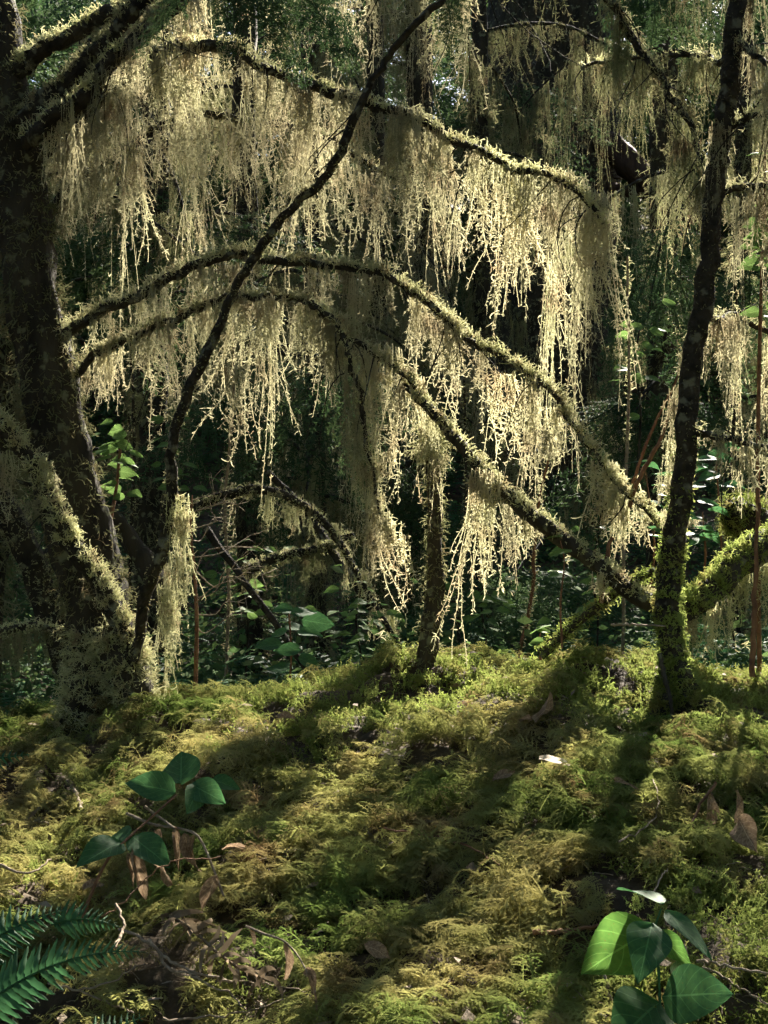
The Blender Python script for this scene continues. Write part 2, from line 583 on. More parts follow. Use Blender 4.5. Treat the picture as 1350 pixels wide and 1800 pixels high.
def fuzz(path, rad, n, lo, hi, out=1.0, up=0.0, grav=.25, wig=.5, w=.0015, top=None, k=4, seed=5, fade=0.0):
    """short curls of moss standing off a limb; top: only where the surface faces up"""
    r = np.random.default_rng(seed)
    K = len(path)
    u = r.uniform(0, 1, n)
    if fade:
        u = 1 - (1 - u) ** (1 / (1 + fade)) if fade > 0 else u
    cl = np.sin(u * K * .9 + r.uniform(0, 6)) + np.sin(u * K * 2.3 + r.uniform(0, 6))
    u = u[r.uniform(size=n) < .72 + .3 * cl]; n = len(u)
    u = u * (K - 1.001); i = u.astype(int); f = (u - i)[:, None]
    c = path[i] * (1 - f) + path[i + 1] * f
    rr = rad[i] * (1 - f[:, 0]) + rad[i + 1] * f[:, 0]
    t = nrm(path[i + 1] - path[i])
    o = nrm(np.cross(t, r.normal(size=(n, 3))))
    if top is not None:
        m = o[:, 2] > top
        c, rr, o, n = c[m], rr[m], o[m], int(m.sum())
    d = o * out + np.array([0, 0, up]) + r.normal(size=(n, 3)) * .35
    pts = strands(c + o * rr[:, None] * 1.02, d, r.uniform(lo, hi, n), k, grav=grav, wig=wig, r=r)
    tp = np.linspace(1, .45, k)[None]
    g = Geo().add(*ribbons(pts, w * tp * r.uniform(.7, 1.3, (n, 1))))
    # side shoots on each curl
    m2 = 3
    q = np.repeat(pts, m2, 0)
    j = r.integers(1, k, len(q))
    s0 = q[np.arange(len(q)), j]
    sp = strands(s0, r.normal(size=(len(q), 3)), r.uniform(lo * .25, hi * .3, len(q)), 3, grav=.1, wig=.3, r=r)
    g.add(*ribbons(sp, w * .8 * np.array([[1, .9, .4]]) * np.ones((len(q), 1))))
    return g


_seed = [1000]


def nseed():
    _seed[0] += 1
    return _seed[0]


def limb(T, name, pix, w0, w1, mat, n=None, sides=9, lump=.15, pw=1.0, world=False, kink=1.0):
    """a limb along photo pixels+depths; w0,w1 thickness in photo pixels; returns object, path, radii"""
    pts = np.asarray(pix) if world else PP(pix)
    n = n or max(14, 6 * len(pts))
    path = catmull(pts, n)
    r_k = np.random.default_rng(nseed())
    path = path + r_k.normal(size=path.shape) * .0025
    sl_ = np.r_[0, np.cumsum(np.linalg.norm(np.diff(path, axis=0), axis=1))]
    for wl in (.5, .21, .11):
        for ax_ in range(3):
            path[:, ax_] += kink * .016 * wl * np.sin(sl_ / wl * 6.283 + r_k.uniform(0, 6.28)) * np.clip(sl_ / .1, 0, 1)
    t = np.linspace(0, 1, n) ** pw
    wd = path[:, 1] / F if not world else np.ones(n)
    rad = (w0 * (1 - t) + w1 * t) * .5 * wd
    o = T.part(name, tube(path, rad, sides, lump, nseed()), mat)
    return o, path, rad


def twigs(T, branch, path, n, L, mat=None, r0=.0022, droop=.25):
    mat = mat or M_STEM
    for _ in range(n):
        i = int(rng.integers(len(path) // 6, len(path)))
        l = rng.uniform(.5, 1.2) * L
        d = np.array([rng.normal() * .7, rng.normal() * .5, -.5])
        p = strands(path[i][None], d[None], np.array([l]), 9, grav=droop, wig=.14)[0]
        T.part('twig', tube(p, np.linspace(r0, .0007, 9), 4, 0, 0, False), mat, parent=branch)


def bough(T, pix, w0, w1, lens, moss=M_HANG, cling=M_CLING, topmoss=700, bark=None, ntw=5, twl=.25, spacing=.042, spread=.03, keep=1.0, name='branch', fuzz_hi=.034):
    b, path, rad = limb(T, name, pix, w0, w1, bark or M_STEM)
    if topmoss:
        g = T.part('clinging_moss', fuzz(path, rad, int(topmoss * 1.5), .008, fuzz_hi, up=.5, grav=.05, wig=.45, top=-.15, seed=nseed()), cling, parent=b, kind='stuff', smooth=False)
    hang(T, b, path, lens, moss, spacing, spread, keep=keep)
    for _ in range(4 if topmoss else 0):                      # broken side stubs
        i = int(rng.integers(3, len(path) - 3))
        q = strands(path[i][None], np.array([[rng.normal(), rng.normal() * .6, rng.uniform(-.2, 1)]]), np.array([rng.uniform(.02, .07)]), 5, grav=0, wig=.12)[0]
        T.part('stub', tube(q, np.linspace(rad[i] * .4, rad[i] * .18, 5), 5, .1, nseed()), M_STEM, parent=b)
    if ntw:
        twigs(T, b, path, ntw, twl)
    return b, path, rad


PXM = 4.0 / F   # metres per photo pixel at 4 m
def LN(*px):
    return [p * PXM for p in px]


# ------------------------------------------------------------------ left tree
T = Thing('mossy_tree', P(185, 1275, 3.95), 'thick leaning moss-covered tree whose long arching boughs carry the moss curtains', 'tree')
trunk_o, tp, tr = limb(T, 'trunk', [(215, 1290, 3.95), (190, 1180, 3.97), (165, 1050, 4), (115, 850, 4), (78, 650, 4), (50, 450, 4), (18, 250, 4), (-20, 0, 4.02), (-60, -250, 4.1), (-110, -600, 4.2)], 128, 76, M_BARK, n=80, sides=22, lump=.09, pw=.8, kink=.4)
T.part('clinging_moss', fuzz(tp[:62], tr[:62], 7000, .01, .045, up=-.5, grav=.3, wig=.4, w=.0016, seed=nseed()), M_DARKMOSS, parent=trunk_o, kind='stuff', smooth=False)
for pix, w0, w1 in (([(170, 1120, 3.93), (150, 1200, 3.9), (138, 1290, 3.85)], 70, 60), ([(200, 1110, 3.9), (228, 1190, 3.85), (240, 1290, 3.82)], 80, 60)):
    o, p_, r_ = limb(T, 'root', pix, w0, w1, M_BARK, sides=12, lump=.2)
    T.part('clinging_moss', fuzz(p_, r_, 2200, .015, .05, up=.1, grav=.25, wig=.4, seed=nseed()), M_CLING, parent=o, kind='stuff', smooth=False)
bough(T, [(12, 135, 3.98), (55, 105, 3.95), (100, 80, 3.9), (165, 42, 3.88), (240, 0, 3.85), (330, -50, 3.85)], 32, 20, LN(0, 20, 60, 90, 130, 160), topmoss=1700, keep=.7)
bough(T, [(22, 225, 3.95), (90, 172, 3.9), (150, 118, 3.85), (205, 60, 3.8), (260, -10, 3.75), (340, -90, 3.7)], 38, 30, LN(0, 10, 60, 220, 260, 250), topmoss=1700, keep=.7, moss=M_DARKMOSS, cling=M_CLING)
bough(T, [(48, 252, 3.9), (105, 195, 3.82), (165, 150, 3.78), (230, 90, 3.72), (300, 10, 3.7), (360, -70, 3.68)], 36, 26, LN(90, 170, 170, 150, 120, 120), topmoss=1500, keep=.8)
bough(T, [(60, 280, 4.05), (160, 190, 4.15), (270, 92, 4.15), (340, 82, 4.1), (420, 92, 4.1), (470, 120, 4.08), (560, 150, 4.05), (640, 185, 4.0), (720, 200, 3.98), (785, 235, 3.95), (850, 272, 3.92), (905, 300, 3.9), (960, 312, 3.88), (1005, 322, 3.85), (1036, 352, 3.83), (1054, 395, 3.82)],
      26, 6, LN(120, 160, 180, 230, 240, 250, 240, 230, 220, 240, 250, 280, 270, 270, 330, 180), topmoss=2600, ntw=18, twl=.3, spacing=.027, spread=.03)
bough(T, [(20, 300, 4.2), (200, 40, 4.3), (330, -60, 4.3), (480, -110, 4.25), (620, -110, 4.2), (760, -80, 4.15), (860, -40, 4.15)], 26, 8, LN(120, 240, 330, 380, 360, 300, 240), topmoss=0, ntw=12, twl=.5, spacing=.034, spread=.05, keep=.95)
bough(T, [(105, 592, 3.95), (170, 552, 3.92), (250, 512, 3.9), (325, 476, 3.9), (385, 458, 3.9), (450, 455, 3.9), (530, 458, 3.9), (600, 464, 3.88), (655, 482, 3.86), (720, 515, 3.84), (780, 555, 3.82), (830, 592, 3.8), (900, 642, 3.78), (950, 682, 3.76), (1000, 732, 3.74), (1050, 792, 3.72), (1100, 865, 3.7), (1150, 935, 3.68)],
      19, 6, LN(30, 70, 90, 100, 100, 60, 120, 160, 180, 190, 180, 170, 170, 160, 140, 110, 70), topmoss=4200, fuzz_hi=.04, ntw=12, twl=.25, spacing=.034, keep=.85)
b5 = bough(T, [(125, 668, 3.98), (180, 622, 3.95), (250, 582, 3.93), (330, 546, 3.9), (400, 528, 3.9), (480, 526, 3.88), (548, 536, 3.86), (620, 590, 3.84), (680, 642, 3.82), (725, 688, 3.8)],
      15, 7, LN(50, 110, 160, 170, 180, 190, 180, 200, 220, 200), topmoss=2200, ntw=10, twl=.35, spacing=.032)
bough(T, [(545, 534, 3.84), (585, 560, 3.8), (608, 600, 3.78), (622, 660, 3.76), (640, 760, 3.75), (665, 860, 3.74), (690, 960, 3.74)], 14, 5, LN(90, 200, 260, 280, 220, 160, 100), moss=M_HANG, topmoss=500, ntw=4, spacing=.042, spread=.022)
bough(T, [(70, 400, 4.2), (170, 290, 4.4), (280, 225, 4.5), (400, 205, 4.5), (520, 225, 4.5), (620, 270, 4.45), (720, 330, 4.4), (800, 400, 4.4)], 18, 6, LN(60, 130, 190, 230, 230, 210, 190, 120), moss=M_HANG, topmoss=1200, ntw=8, twl=.3, spacing=.036, spread=.04)
# mossy sapling limb slanting to the foot of the tree
T2 = Thing('mossy_sapling', P(240, 1160, 3.85), 'slanting moss-bearded sapling crossing in front of the thick tree foot', 'sapling')
bough(T2, [(240, 1165, 3.85), (205, 1090, 3.83), (160, 1010, 3.82), (110, 925, 3.8), (60, 830, 3.8), (0, 745, 3.8), (-60, 670, 3.8)], 34, 22, LN(20, 40, 60, 90, 100, 100, 100), topmoss=3800, fuzz_hi=.036, ntw=3, keep=.6, cling=M_CLING, name='stem')

# ------------------------------------------------------------------ dark bowed stem
T = Thing('bowed_stem', P(236, 1150, 3.8), 'thin dark bowed stem curving from the thick tree foot to the top edge', 'stem')
so_, sp_, sr_ = limb(T, 'stem', [(236, 1160, 3.8), (262, 1045, 3.75), (290, 930, 3.7), (304, 810, 3.68), (330, 690, 3.65), (375, 588, 3.62), (422, 498, 3.6), (470, 422, 3.58), (520, 352, 3.55), (578, 300, 3.52), (622, 220, 3.5), (660, 140, 3.48), (702, 70, 3.45), (768, 0, 3.42), (860, -90, 3.4), (1000, -220, 3.35)], 21, 10, M_STEM, n=90, sides=10, lump=.16, kink=.55)
T.part('clinging_moss', fuzz(sp_[:60], sr_[:60], 1200, .004, .012, seed=nseed()), M_DARKMOSS, parent=so_, kind='stuff', smooth=False)
hang(T, so_, catmull(PP([(318, 862, 3.7), (312, 930, 3.7), (305, 1000, 3.72), (290, 1060, 3.74)]), 12), LN(120, 170, 160, 120), M_CLING, spacing=.026, spread=.010, xs=(.6, 1.0), flat=.8)
hang(T, so_, catmull(PP([(392, 610, 3.66), (410, 640, 3.66)]), 6), LN(190, 230), M_HANG, spacing=.016, spread=.012)
twigs(T, so_, sp_[50:70], 3, .18)

# ------------------------------------------------------------------ right tree
T = Thing('slender_tree', P(1190, 1265, 3.45), 'slender dark tree with a mossy foot and bright moss along its edge', 'tree')
to_, tp_, tr_ = limb(T, 'trunk', [(1190, 1290, 3.4), (1182, 1180, 3.45), (1178, 1080, 3.48), (1182, 980, 3.5), (1196, 850, 3.5), (1212, 700, 3.5), (1232, 540, 3.5), (1250, 400, 3.5), (1266, 260, 3.5), (1282, 130, 3.5), (1298, 0, 3.5), (1330, -220, 3.5), (1370, -500, 3.5)], 42, 29, M_STEM, n=90, sides=14, lump=.13, kink=.4)
T.part('clinging_moss', fuzz(tp_[:38], tr_[:38], 6500, .006, .02, up=.1, fade=2.0, seed=nseed()), M_GREENMOSS, parent=to_, kind='stuff', smooth=False)
T.part('clinging_moss', fuzz(tp_[20:80], tr_[20:80], 1500, .003, .010, seed=nseed()), M_DARKMOSS, parent=to_, kind='stuff', smooth=False)
off = np.array([-.028, .02, 0])
hang(T, to_, tp_[26:52] + off, LN(60, 100, 120, 100, 60), M_HANG, spacing=.045, spread=.008, xs=(.5, .8), keep=.7)
for pix, w0, w1 in (([(1190, 1170, 3.44), (1225, 1220, 3.38), (1262, 1258, 3.3), (1310, 1290, 3.22)], 40, 24), ([(1175, 1190, 3.44), (1160, 1250, 3.36), (1150, 1300, 3.28)], 36, 24)):
    o, p_, r_ = limb(T, 'root', pix, w0, w1, M_BARK, sides=10, lump=.2)
    T.part('clinging_moss', fuzz(p_, r_, 1300, .008, .03, up=.4, top=-.3, seed=nseed()), M_GREENMOSS, parent=o, kind='stuff', smooth=False)
bough(T, [(1212, 762, 3.5), (1250, 762, 3.45), (1290, 772, 3.4), (1350, 800, 3.35), (1430, 850, 3.3)], 13, 7, LN(30, 90, 60, 40), topmoss=160, ntw=2)
bough(T, [(1278, 225, 3.5), (1310, 212, 3.45), (1350, 200, 3.4), (1430, 195, 3.35)], 13, 8, LN(100, 180, 200), topmoss=160, ntw=3, spacing=.034)
bough(T, [(1262, 345, 3.5), (1300, 332, 3.52), (1350, 322, 3.55), (1430, 318, 3.55)], 12, 7, LN(90, 200, 220), topmoss=160, ntw=3, spacing=.034)
bough(T, [(1292, 70, 3.5), (1322, 92, 3.42), (1360, 120, 3.35), (1430, 170, 3.3)], 13, 8, LN(60, 120, 120), topmoss=120, ntw=2)
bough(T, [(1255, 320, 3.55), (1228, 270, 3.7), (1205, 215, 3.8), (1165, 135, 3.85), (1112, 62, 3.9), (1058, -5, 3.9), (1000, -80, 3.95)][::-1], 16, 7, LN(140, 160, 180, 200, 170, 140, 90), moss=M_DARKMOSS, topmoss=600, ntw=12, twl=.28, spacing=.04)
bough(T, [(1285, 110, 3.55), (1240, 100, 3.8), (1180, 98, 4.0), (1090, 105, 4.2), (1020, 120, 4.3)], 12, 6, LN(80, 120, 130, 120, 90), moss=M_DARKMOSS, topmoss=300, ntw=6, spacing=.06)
bough(T, [(1240, 560, 3.55), (1290, 560, 3.9), (1350, 590, 4.0), (1430, 620, 4.1)], 12, 7, LN(90, 170, 190), topmoss=250, ntw=5, spacing=.05)
bough(T, [(1300, -20, 3.5), (1250, -60, 3.7), (1150, -100, 4.1), (1020, -90, 4.4), (900, -50, 4.6)], 16, 7, LN(120, 130, 130, 110, 110, 110), moss=M_DARKMOSS, topmoss=0, ntw=8, twl=.4, keep=.8, spacing=.06, spread=.05)
bough(T, [(1310, -40, 3.55), (1340, -60, 3.9), (1400, -40, 4.3), (1460, 0, 4.5)], 16, 8, LN(140, 200, 220), topmoss=0, ntw=3, spacing=.05, spread=.06)


# ------------------------------------------------------------------ logs, stump and mossy sticks
T = Thing('mossy_pole', P(1160, 1070, 3.6), 'mossy fallen pole slanting down to the slender tree foot', 'log')
o, p_, r_ = limb(T, 'log', [(712, 676, 3.82), (755, 722, 3.78), (800, 768, 3.74), (850, 828, 3.7), (905, 884, 3.66), (960, 930, 3.62), (1040, 985, 3.6), (1100, 1030, 3.58), (1165, 1072, 3.55)], 11, 32, M_BARK, n=50, sides=12, lump=.12, pw=.7)
T.part('clinging_moss', fuzz(p_, r_, 3800, .006, .028, up=.4, top=.0, seed=nseed()), M_CLING, parent=o, kind='stuff', smooth=False)
hang(T, o, p_[:40], LN(60, 60, 120, 150, 100, 60, 90, 60, 40, 40), M_HANG, spacing=.055, spread=.012, keep=.6)
hang(T, o, PP([(838, 820, 3.64), (862, 842, 3.64)]), LN(300, 320), M_HANG, spacing=.012, spread=.010, xs=(.6, .8))

T = Thing('broken_stump', P(750, 1215, 4.1), 'dark upright broken stump with a fuzzy mossy top under the pole', 'stump')
o, p_, r_ = limb(T, 'stump', [(738, 1225, 3.84), (752, 1120, 3.86), (766, 1000, 3.87), (764, 880, 3.87), (760, 782, 3.87)], 34, 23, M_BARK, n=40, sides=12, lump=.2, kink=.25)
T.part('clinging_moss', fuzz(p_, r_, 1100, .008, .03, up=-.4, grav=.4, seed=nseed()), M_DARKMOSS, parent=o, kind='stuff', smooth=False)
T.part('clinging_moss', fuzz(PP([(735, 772, 3.87), (765, 780, 3.87), (795, 792, 3.87)]), np.array([.03, .03, .03]), 700, .015, .05, up=.1, seed=nseed()), M_CLING, parent=o, kind='stuff', smooth=False)

T = Thing('mossy_log', P(1215, 1060, 3.7), 'bright green moss-covered log rising to the edge behind slender tree', 'log')
o, p_, r_ = limb(T, 'log', [(1195, 1075, 3.66), (1225, 1052, 3.7), (1270, 1018, 3.75), (1330, 975, 3.8), (1400, 930, 3.85), (1500, 880, 3.9)], 36, 58, M_BARK, n=40, sides=14, lump=.2)
T.part('clinging_moss', fuzz(p_, r_, 5200, .008, .034, up=.5, top=-.3, seed=nseed()), M_GREENMOSS, parent=o, kind='stuff', smooth=False)
hang(T, o, p_ + np.array([0, 0, -.03]), LN(60, 110, 120, 130, 120), M_CLING, spacing=.03, spread=.03)

T = Thing('mossy_lump', P(1330, 930, 4.2), 'rounded mossy trunk end above the bright log at the edge', 'log')
o, p_, r_ = limb(T, 'log', [(1290, 900, 4.2), (1320, 920, 4.15), (1370, 950, 4.1), (1450, 980, 4.1)], 60, 95, M_BARK, n=24, sides=14, lump=.2)
T.part('clinging_moss', fuzz(p_, r_, 2600, .008, .034, up=.4, seed=nseed()), M_GREENMOSS, parent=o, kind='stuff', smooth=False)

def snap(px, py, h=.05):
    """the spot on the mound seen at that pixel, h above the soil"""
    d = np.arange(1.6, 4.6, .004)
    q = np.stack([(px - CX) / F * d, d, CAMZ - (py - CY) / F * d], 1)
    k = np.nonzero(q[:, 2] - gz(q[:, 0], q[:, 1]) < h)[0]
    return (px, py, float(d[k[0]]) if len(k) else 3.9)


def stick(label, pix, w0, w1, mat, name='stick', moss=0, n=None, cat='stick', group=None, mossmat=None):
    pts = PP(pix)
    path = catmull(pts, n or max(12, 5 * len(pts)))
    path = path + np.random.default_rng(nseed()).normal(size=path.shape) * .0016
    rad = np.linspace(w0, w1, len(path)) * .5 * path[:, 1] / F
    if moss:
        T = Thing(name, path[0], label, cat, group)
        b = T.part('wood', tube(path, rad, 8, .15, nseed()), mat)
        T.part('clinging_moss', fuzz(path, rad, moss, .006, .024, up=.4, seed=nseed()), mossmat or M_GREENMOSS, parent=b, kind='stuff', smooth=False)
        return T, b, path
    o = obj(name, tube(path - path[0], rad, 7, .15, nseed()).mesh(name, mat), loc=path[0])
    return tag(o, label, cat, group)

stick('mossy root stick running from the floor up to the slender tree', [(950, 1150, 3.7), (990, 1115, 3.7), (1040, 1075, 3.66), (1090, 1035, 3.62), (1150, 1000, 3.56)], 20, 12, M_BARK, 'mossy_stick', 1100)
stick('dark upright stick crossing the mossy root stick', [(1056, 1060, 3.6), (1062, 1000, 3.6), (1075, 945, 3.6)], 9, 7, M_REDTWIG)
stick('straight bare stick leaning beside the slender tree at mid height', [(1105, 890, 3.7), (1130, 830, 3.7), (1160, 775, 3.7), (1185, 700, 3.7)], 9, 5, M_REDTWIG)
stick('long thin stick leaning against the slender tree, crossing another', [(1110, 850, 3.75), (1145, 760, 3.75), (1180, 690, 3.75), (1195, 640, 3.75)], 6, 3, M_REDTWIG)
stick('reddish upright stem in front of the bright mossy log', [(1322, 1190, 3.3), (1326, 1080, 3.3), (1330, 960, 3.3), (1334, 880, 3.3)], 10, 6, M_REDTWIG, 'bare_sapling', cat='sapling')
stick('pale thin stick lying across the slender tree foot', [(1075, 1098, 3.4), (1120, 1098, 3.38), (1170, 1100, 3.36)], 5, 3, M_TWIG)
stick('grey root running down the mound below the slender tree', [(1160, 1150, 3.38), (1172, 1205, 3.32), (1180, 1240, 3.27), (1186, 1275, 3.24)], 9, 6, M_BARK, cat='root', name='bare_root')
stick('dark slanting dead pole behind the thick tree', [(190, 900, 4.9), (230, 950, 4.9), (270, 1015, 4.85), (300, 1080, 4.8)], 36, 34, M_BARK, cat='pole', name='dead_pole')
T, b, p_ = stick('pale green mossy leaning log low at the edge behind the sapling', [(-60, 800, 4.7), (0, 880, 4.7), (55, 980, 4.7), (95, 1090, 4.7), (130, 1200, 4.7)], 48, 52, M_BARK, 'leaning_log', 2500, cat='log', mossmat=M_CLING)
T, b, p_ = stick('low level branch bearded with dark moss at the edge', [(-60, 1125, 4.4), (0, 1110, 4.4), (60, 1100, 4.4), (110, 1112, 4.4)], 18, 10, M_BARK, 'mossy_branch', 900, cat='branch', mossmat=M_CLING)
hang(T, b, p_, LN(100, 110, 110, 60), M_DARKMOSS, spacing=.035)
T, b, p_ = stick('dark arching branch in the shade of the hollow', [(330, 900, 5), (400, 868, 5), (470, 862, 5), (545, 895, 5), (600, 960, 5), (640, 1030, 5), (690, 1115, 4.9), (730, 1200, 4.8)], 16, 10, M_STEM, 'arching_branch', 1200, cat='branch', mossmat=M_CLING)
hang(T, b, p_, LN(40, 60, 90, 100, 110, 80), M_CLING, spacing=.07)
T, b, p_ = stick('mossy level branch hanging in the hollow below the arch', [(440, 1000, 5.2), (500, 978, 5.2), (560, 965, 5.2), (620, 940, 5.2)], 20, 12, M_STEM, 'level_branch', 900, cat='branch', mossmat=M_CLING)
hang(T, b, p_, LN(50, 80, 60), M_DARKMOSS, spacing=.05)
stick('dark branch slanting down through the hollow', [(470, 830, 5.4), (540, 900, 5.3), (590, 980, 5.2), (650, 1060, 5.1), (700, 1130, 5.0)], 12, 16, M_STEM, cat='branch', name='slanting_branch')
stick('thin dark branch slanting from the dead pole to the crest', [(360, 930, 4.7), (420, 1010, 4.6), (480, 1090, 4.5), (540, 1180, 4.4)], 14, 10, M_STEM, cat='branch', name='slanting_branch')

# ------------------------------------------------------------------ standing trees behind
def back_tree(label, trunk, w0, w1, nb, seed, moss=M_DARKMOSS, bark=M_BARK, reach=(.5, 1.2), drop=(.12, .38), zr=(1.3, 4.0), extra=(), fz=3000, sides=12):
    r = np.random.default_rng(seed)
    base = P(*trunk[0])
    T = Thing('background_tree', base, label, 'tree', 'trees standing behind the mossy bank')
    to, tp, tr = limb(T, 'trunk', trunk, w0, w1, bark, n=70, sides=sides, lump=.09, kink=.5)
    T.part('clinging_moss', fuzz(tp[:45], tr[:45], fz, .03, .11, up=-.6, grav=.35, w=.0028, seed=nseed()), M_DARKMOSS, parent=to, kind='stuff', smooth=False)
    for _ in range(nb):
        z = r.uniform(*zr)
        i = int(np.argmin(np.abs(tp[:, 2] - z)))
        a = r.uniform(0, 6.28)
        l = r.uniform(*reach)
        dirv = np.array([math.cos(a), math.sin(a) * .6, 0])
        ts = np.linspace(0, 1, 6)[:, None]
        w = tp[i] + dirv * l * ts + np.array([0, 0, 1]) * (.35 * l * ts - .75 * l * ts ** 2) + r.normal(size=(6, 3)) * .03 * ts
        path = catmull(w, 18)
        rad = np.linspace(.014, .004, 18)
        bo = T.part('branch', tube(path, rad, 6, .1, nseed()), M_STEM)
        hang(T, bo, path, list(r.uniform(*drop, 5)), moss, spacing=.075, spread=.03, xs=(1.0, 1.6))
    return T

T = back_tree('huge dark tree trunk standing behind the brightest moss curtain', [(960, 1240, 14), (965, 1000, 14), (968, 700, 14), (966, 350, 14), (962, 0, 14), (955, -600, 14), (950, -1500, 14)], 260, 200, 4, 5, fz=9000, zr=(4.0, 6.2), reach=(1.2, 2.4), sides=22)
o, p_, r_ = limb(T, 'branch', [(1060, 250, 13.6), (1105, 285, 13.4), (1150, 330, 13.3), (1200, 368, 13.2), (1240, 392, 13.1)], 46, 40, M_BARK_R, sides=12, lump=.25)
hang(T, o, p_, LN(60, 40, 80), M_CLING, spacing=.16)
o, p_, r_ = limb(T, 'branch', [(1075, 330, 13.6), (1110, 335, 13.5), (1140, 345, 13.4)], 22, 14, M_BARK_R, sides=10, lump=.2)
back_tree('thin straight trunk with a lit edge behind the top of the bowed stem', [(850, 1240, 9.5), (848, 700, 9.5), (846, 300, 9.5), (842, 0, 9.5), (835, -900, 9.5)], 34, 26, 6, 6, zr=(2.6, 5.0), drop=(.3, .8), reach=(.8, 1.6))
back_tree('dark trunk half hidden at the edge behind the thick tree', [(-40, 1300, 5.2), (-10, 900, 5.2), (5, 650, 5.2), (-5, 350, 5.2), (-20, 0, 5.2), (-60, -900, 5.2)], 60, 46, 5, 7, zr=(1.8, 3.3))
back_tree('mossy trunk in the shade between the thick tree and the bowed stem', [(265, 1250, 8.5), (262, 800, 8.5), (270, 400, 8.5), (276, 0, 8.5), (280, -900, 8.5)], 64, 46, 9, 8, zr=(1.6, 4.6), drop=(.25, .7), reach=(.8, 1.6))
back_tree('shaded trunk behind the top of the bowed stem, bearded with grey moss', [(735, 1230, 10), (740, 800, 10), (738, 400, 10), (735, 0, 10), (730, -900, 10)], 56, 44, 8, 9, zr=(2.8, 5.2), drop=(.3, .9), reach=(.8, 1.8))
back_tree('bearded trunk in the hollow seen under the lower bough', [(560, 1240, 8), (556, 900, 8), (548, 500, 8), (545, 0, 8), (540, -900, 8)], 40, 30, 11, 10, zr=(1.3, 4.3), drop=(.25, .7), reach=(.7, 1.5))
back_tree('slim mossy trunk behind the slender tree near the top corner', [(1300, 1240, 9), (1290, 800, 9), (1302, 400, 9), (1310, 0, 9), (1315, -900, 9)], 32, 26, 9, 12, moss=M_CLING, zr=(2.0, 4.8), drop=(.3, .8), reach=(.7, 1.5))
back_tree('tall dark trunk far back beyond the gap beside the huge trunk', [(1160, 1200, 10), (1162, 700, 10), (1168, 200, 10), (1170, -1200, 10)], 54, 42, 7, 13, zr=(1.5, 5), drop=(.3, .8), reach=(.8, 1.8))
back_tree('grey trunk far back in the gap below the leafy boughs', [(440, 1200, 9), (436, 700, 9), (430, 200, 9), (425, -1200, 9)], 48, 38, 8, 14, zr=(1.2, 4.5), drop=(.3, .8), reach=(.8, 1.8))
back_tree('narrow trunk far back seen between the stump and the lower bough', [(660, 1200, 9.5), (664, 700, 9.5), (660, 200, 9.5), (655, -1200, 9.5)], 34, 28, 9, 15, moss=M_HANG, zr=(1.0, 4), drop=(.3, .8), reach=(.8, 1.8))

for lab, pix, w0, w1, m_ in (
    ('thin pale sapling in the hollow left of the arching branch', [(395, 1230, 5.2), (402, 1050, 5.2), (396, 880, 5.2), (410, 700, 5.2), (405, 480, 5.2)], 7, 4, M_TWIG),
    ('thin dark sapling behind the broken stump', [(812, 1230, 5.0), (806, 1050, 5.0), (820, 880, 5.0), (815, 640, 5.0)], 8, 4, M_STEM),
    ('thin leaning sapling behind the root stick', [(900, 1200, 4.8), (935, 1050, 4.8), (945, 900, 4.8), (985, 720, 4.8)], 7, 4, M_REDTWIG),
    ('thin straight sapling in the gap beneath the stub of the huge trunk', [(1095, 1150, 5.5), (1098, 900, 5.5), (1106, 650, 5.5), (1102, 450, 5.5)], 7, 4, M_TWIG),
    ('thin crooked sapling at the edge beyond the bright log', [(1290, 1150, 5.0), (1282, 900, 5.0), (1296, 650, 5.0), (1290, 400, 5.0)], 7, 4, M_STEM),
    ('thin sapling close behind the huckleberry leaves', [(235, 1200, 5.0), (228, 1000, 5.0), (236, 760, 5.0), (226, 560, 5.0)], 8, 4, M_STEM)):
    stick(lab, pix, w0, w1, m_, 'thin_sapling', moss=500, cat='sapling', group='thin saplings in the hollow', mossmat=M_CLING)

# ------------------------------------------------------------------ leaf, frond and spray meshes
def leaf_geo(L, W, fold=.18, curl=.12, base=.75, nu=12, nv=6, wav=0.0, seed=0):
    r = np.random.default_rng(seed)
    u = np.linspace(0, 1, nu + 1)[:, None]
    v = np.linspace(-1, 1, nv + 1)[None]
    w = W * .5 * np.sin(math.pi * np.clip(u, 0, 1) ** base) ** .85 * (1 - .25 * u)
    X = L * u + 0 * v
    Y = w * v
    Z = fold * W * .5 * np.abs(v) ** 1.4 * np.sin(math.pi * u) - curl * L * u ** 2 + wav * L * np.sin(5 * u + r.uniform(0, 6)) * v
    Z = Z + wav * .5 * L * np.sin(9 * u + 4 * v + r.uniform(0, 6))
    uv = np.stack(np.broadcast_arrays(u, v * .5 + .5), -1).reshape(-1, 2)
    i = (np.arange(nu)[:, None] * (nv + 1) + np.arange(nv)[None]).ravel()
    g = Geo().add(np.stack([X, Y, Z], -1), np.stack([i, i + 1, i + nv + 2, i + nv + 1], 1))
    return g, uv

def leaf_mesh(name, mat, *a, **k):
    g, uv = leaf_geo(*a, **k)
    return g.mesh(name, mat, uv=uv)

from mathutils import Matrix
def orient(x, zh):
    x = nrm(np.asarray(x, float)); z = np.asarray(zh, float)
    y = nrm(np.cross(z, x)); z = np.cross(x, y)
    return Matrix(np.stack([x, y, z], 1).tolist()).to_euler()

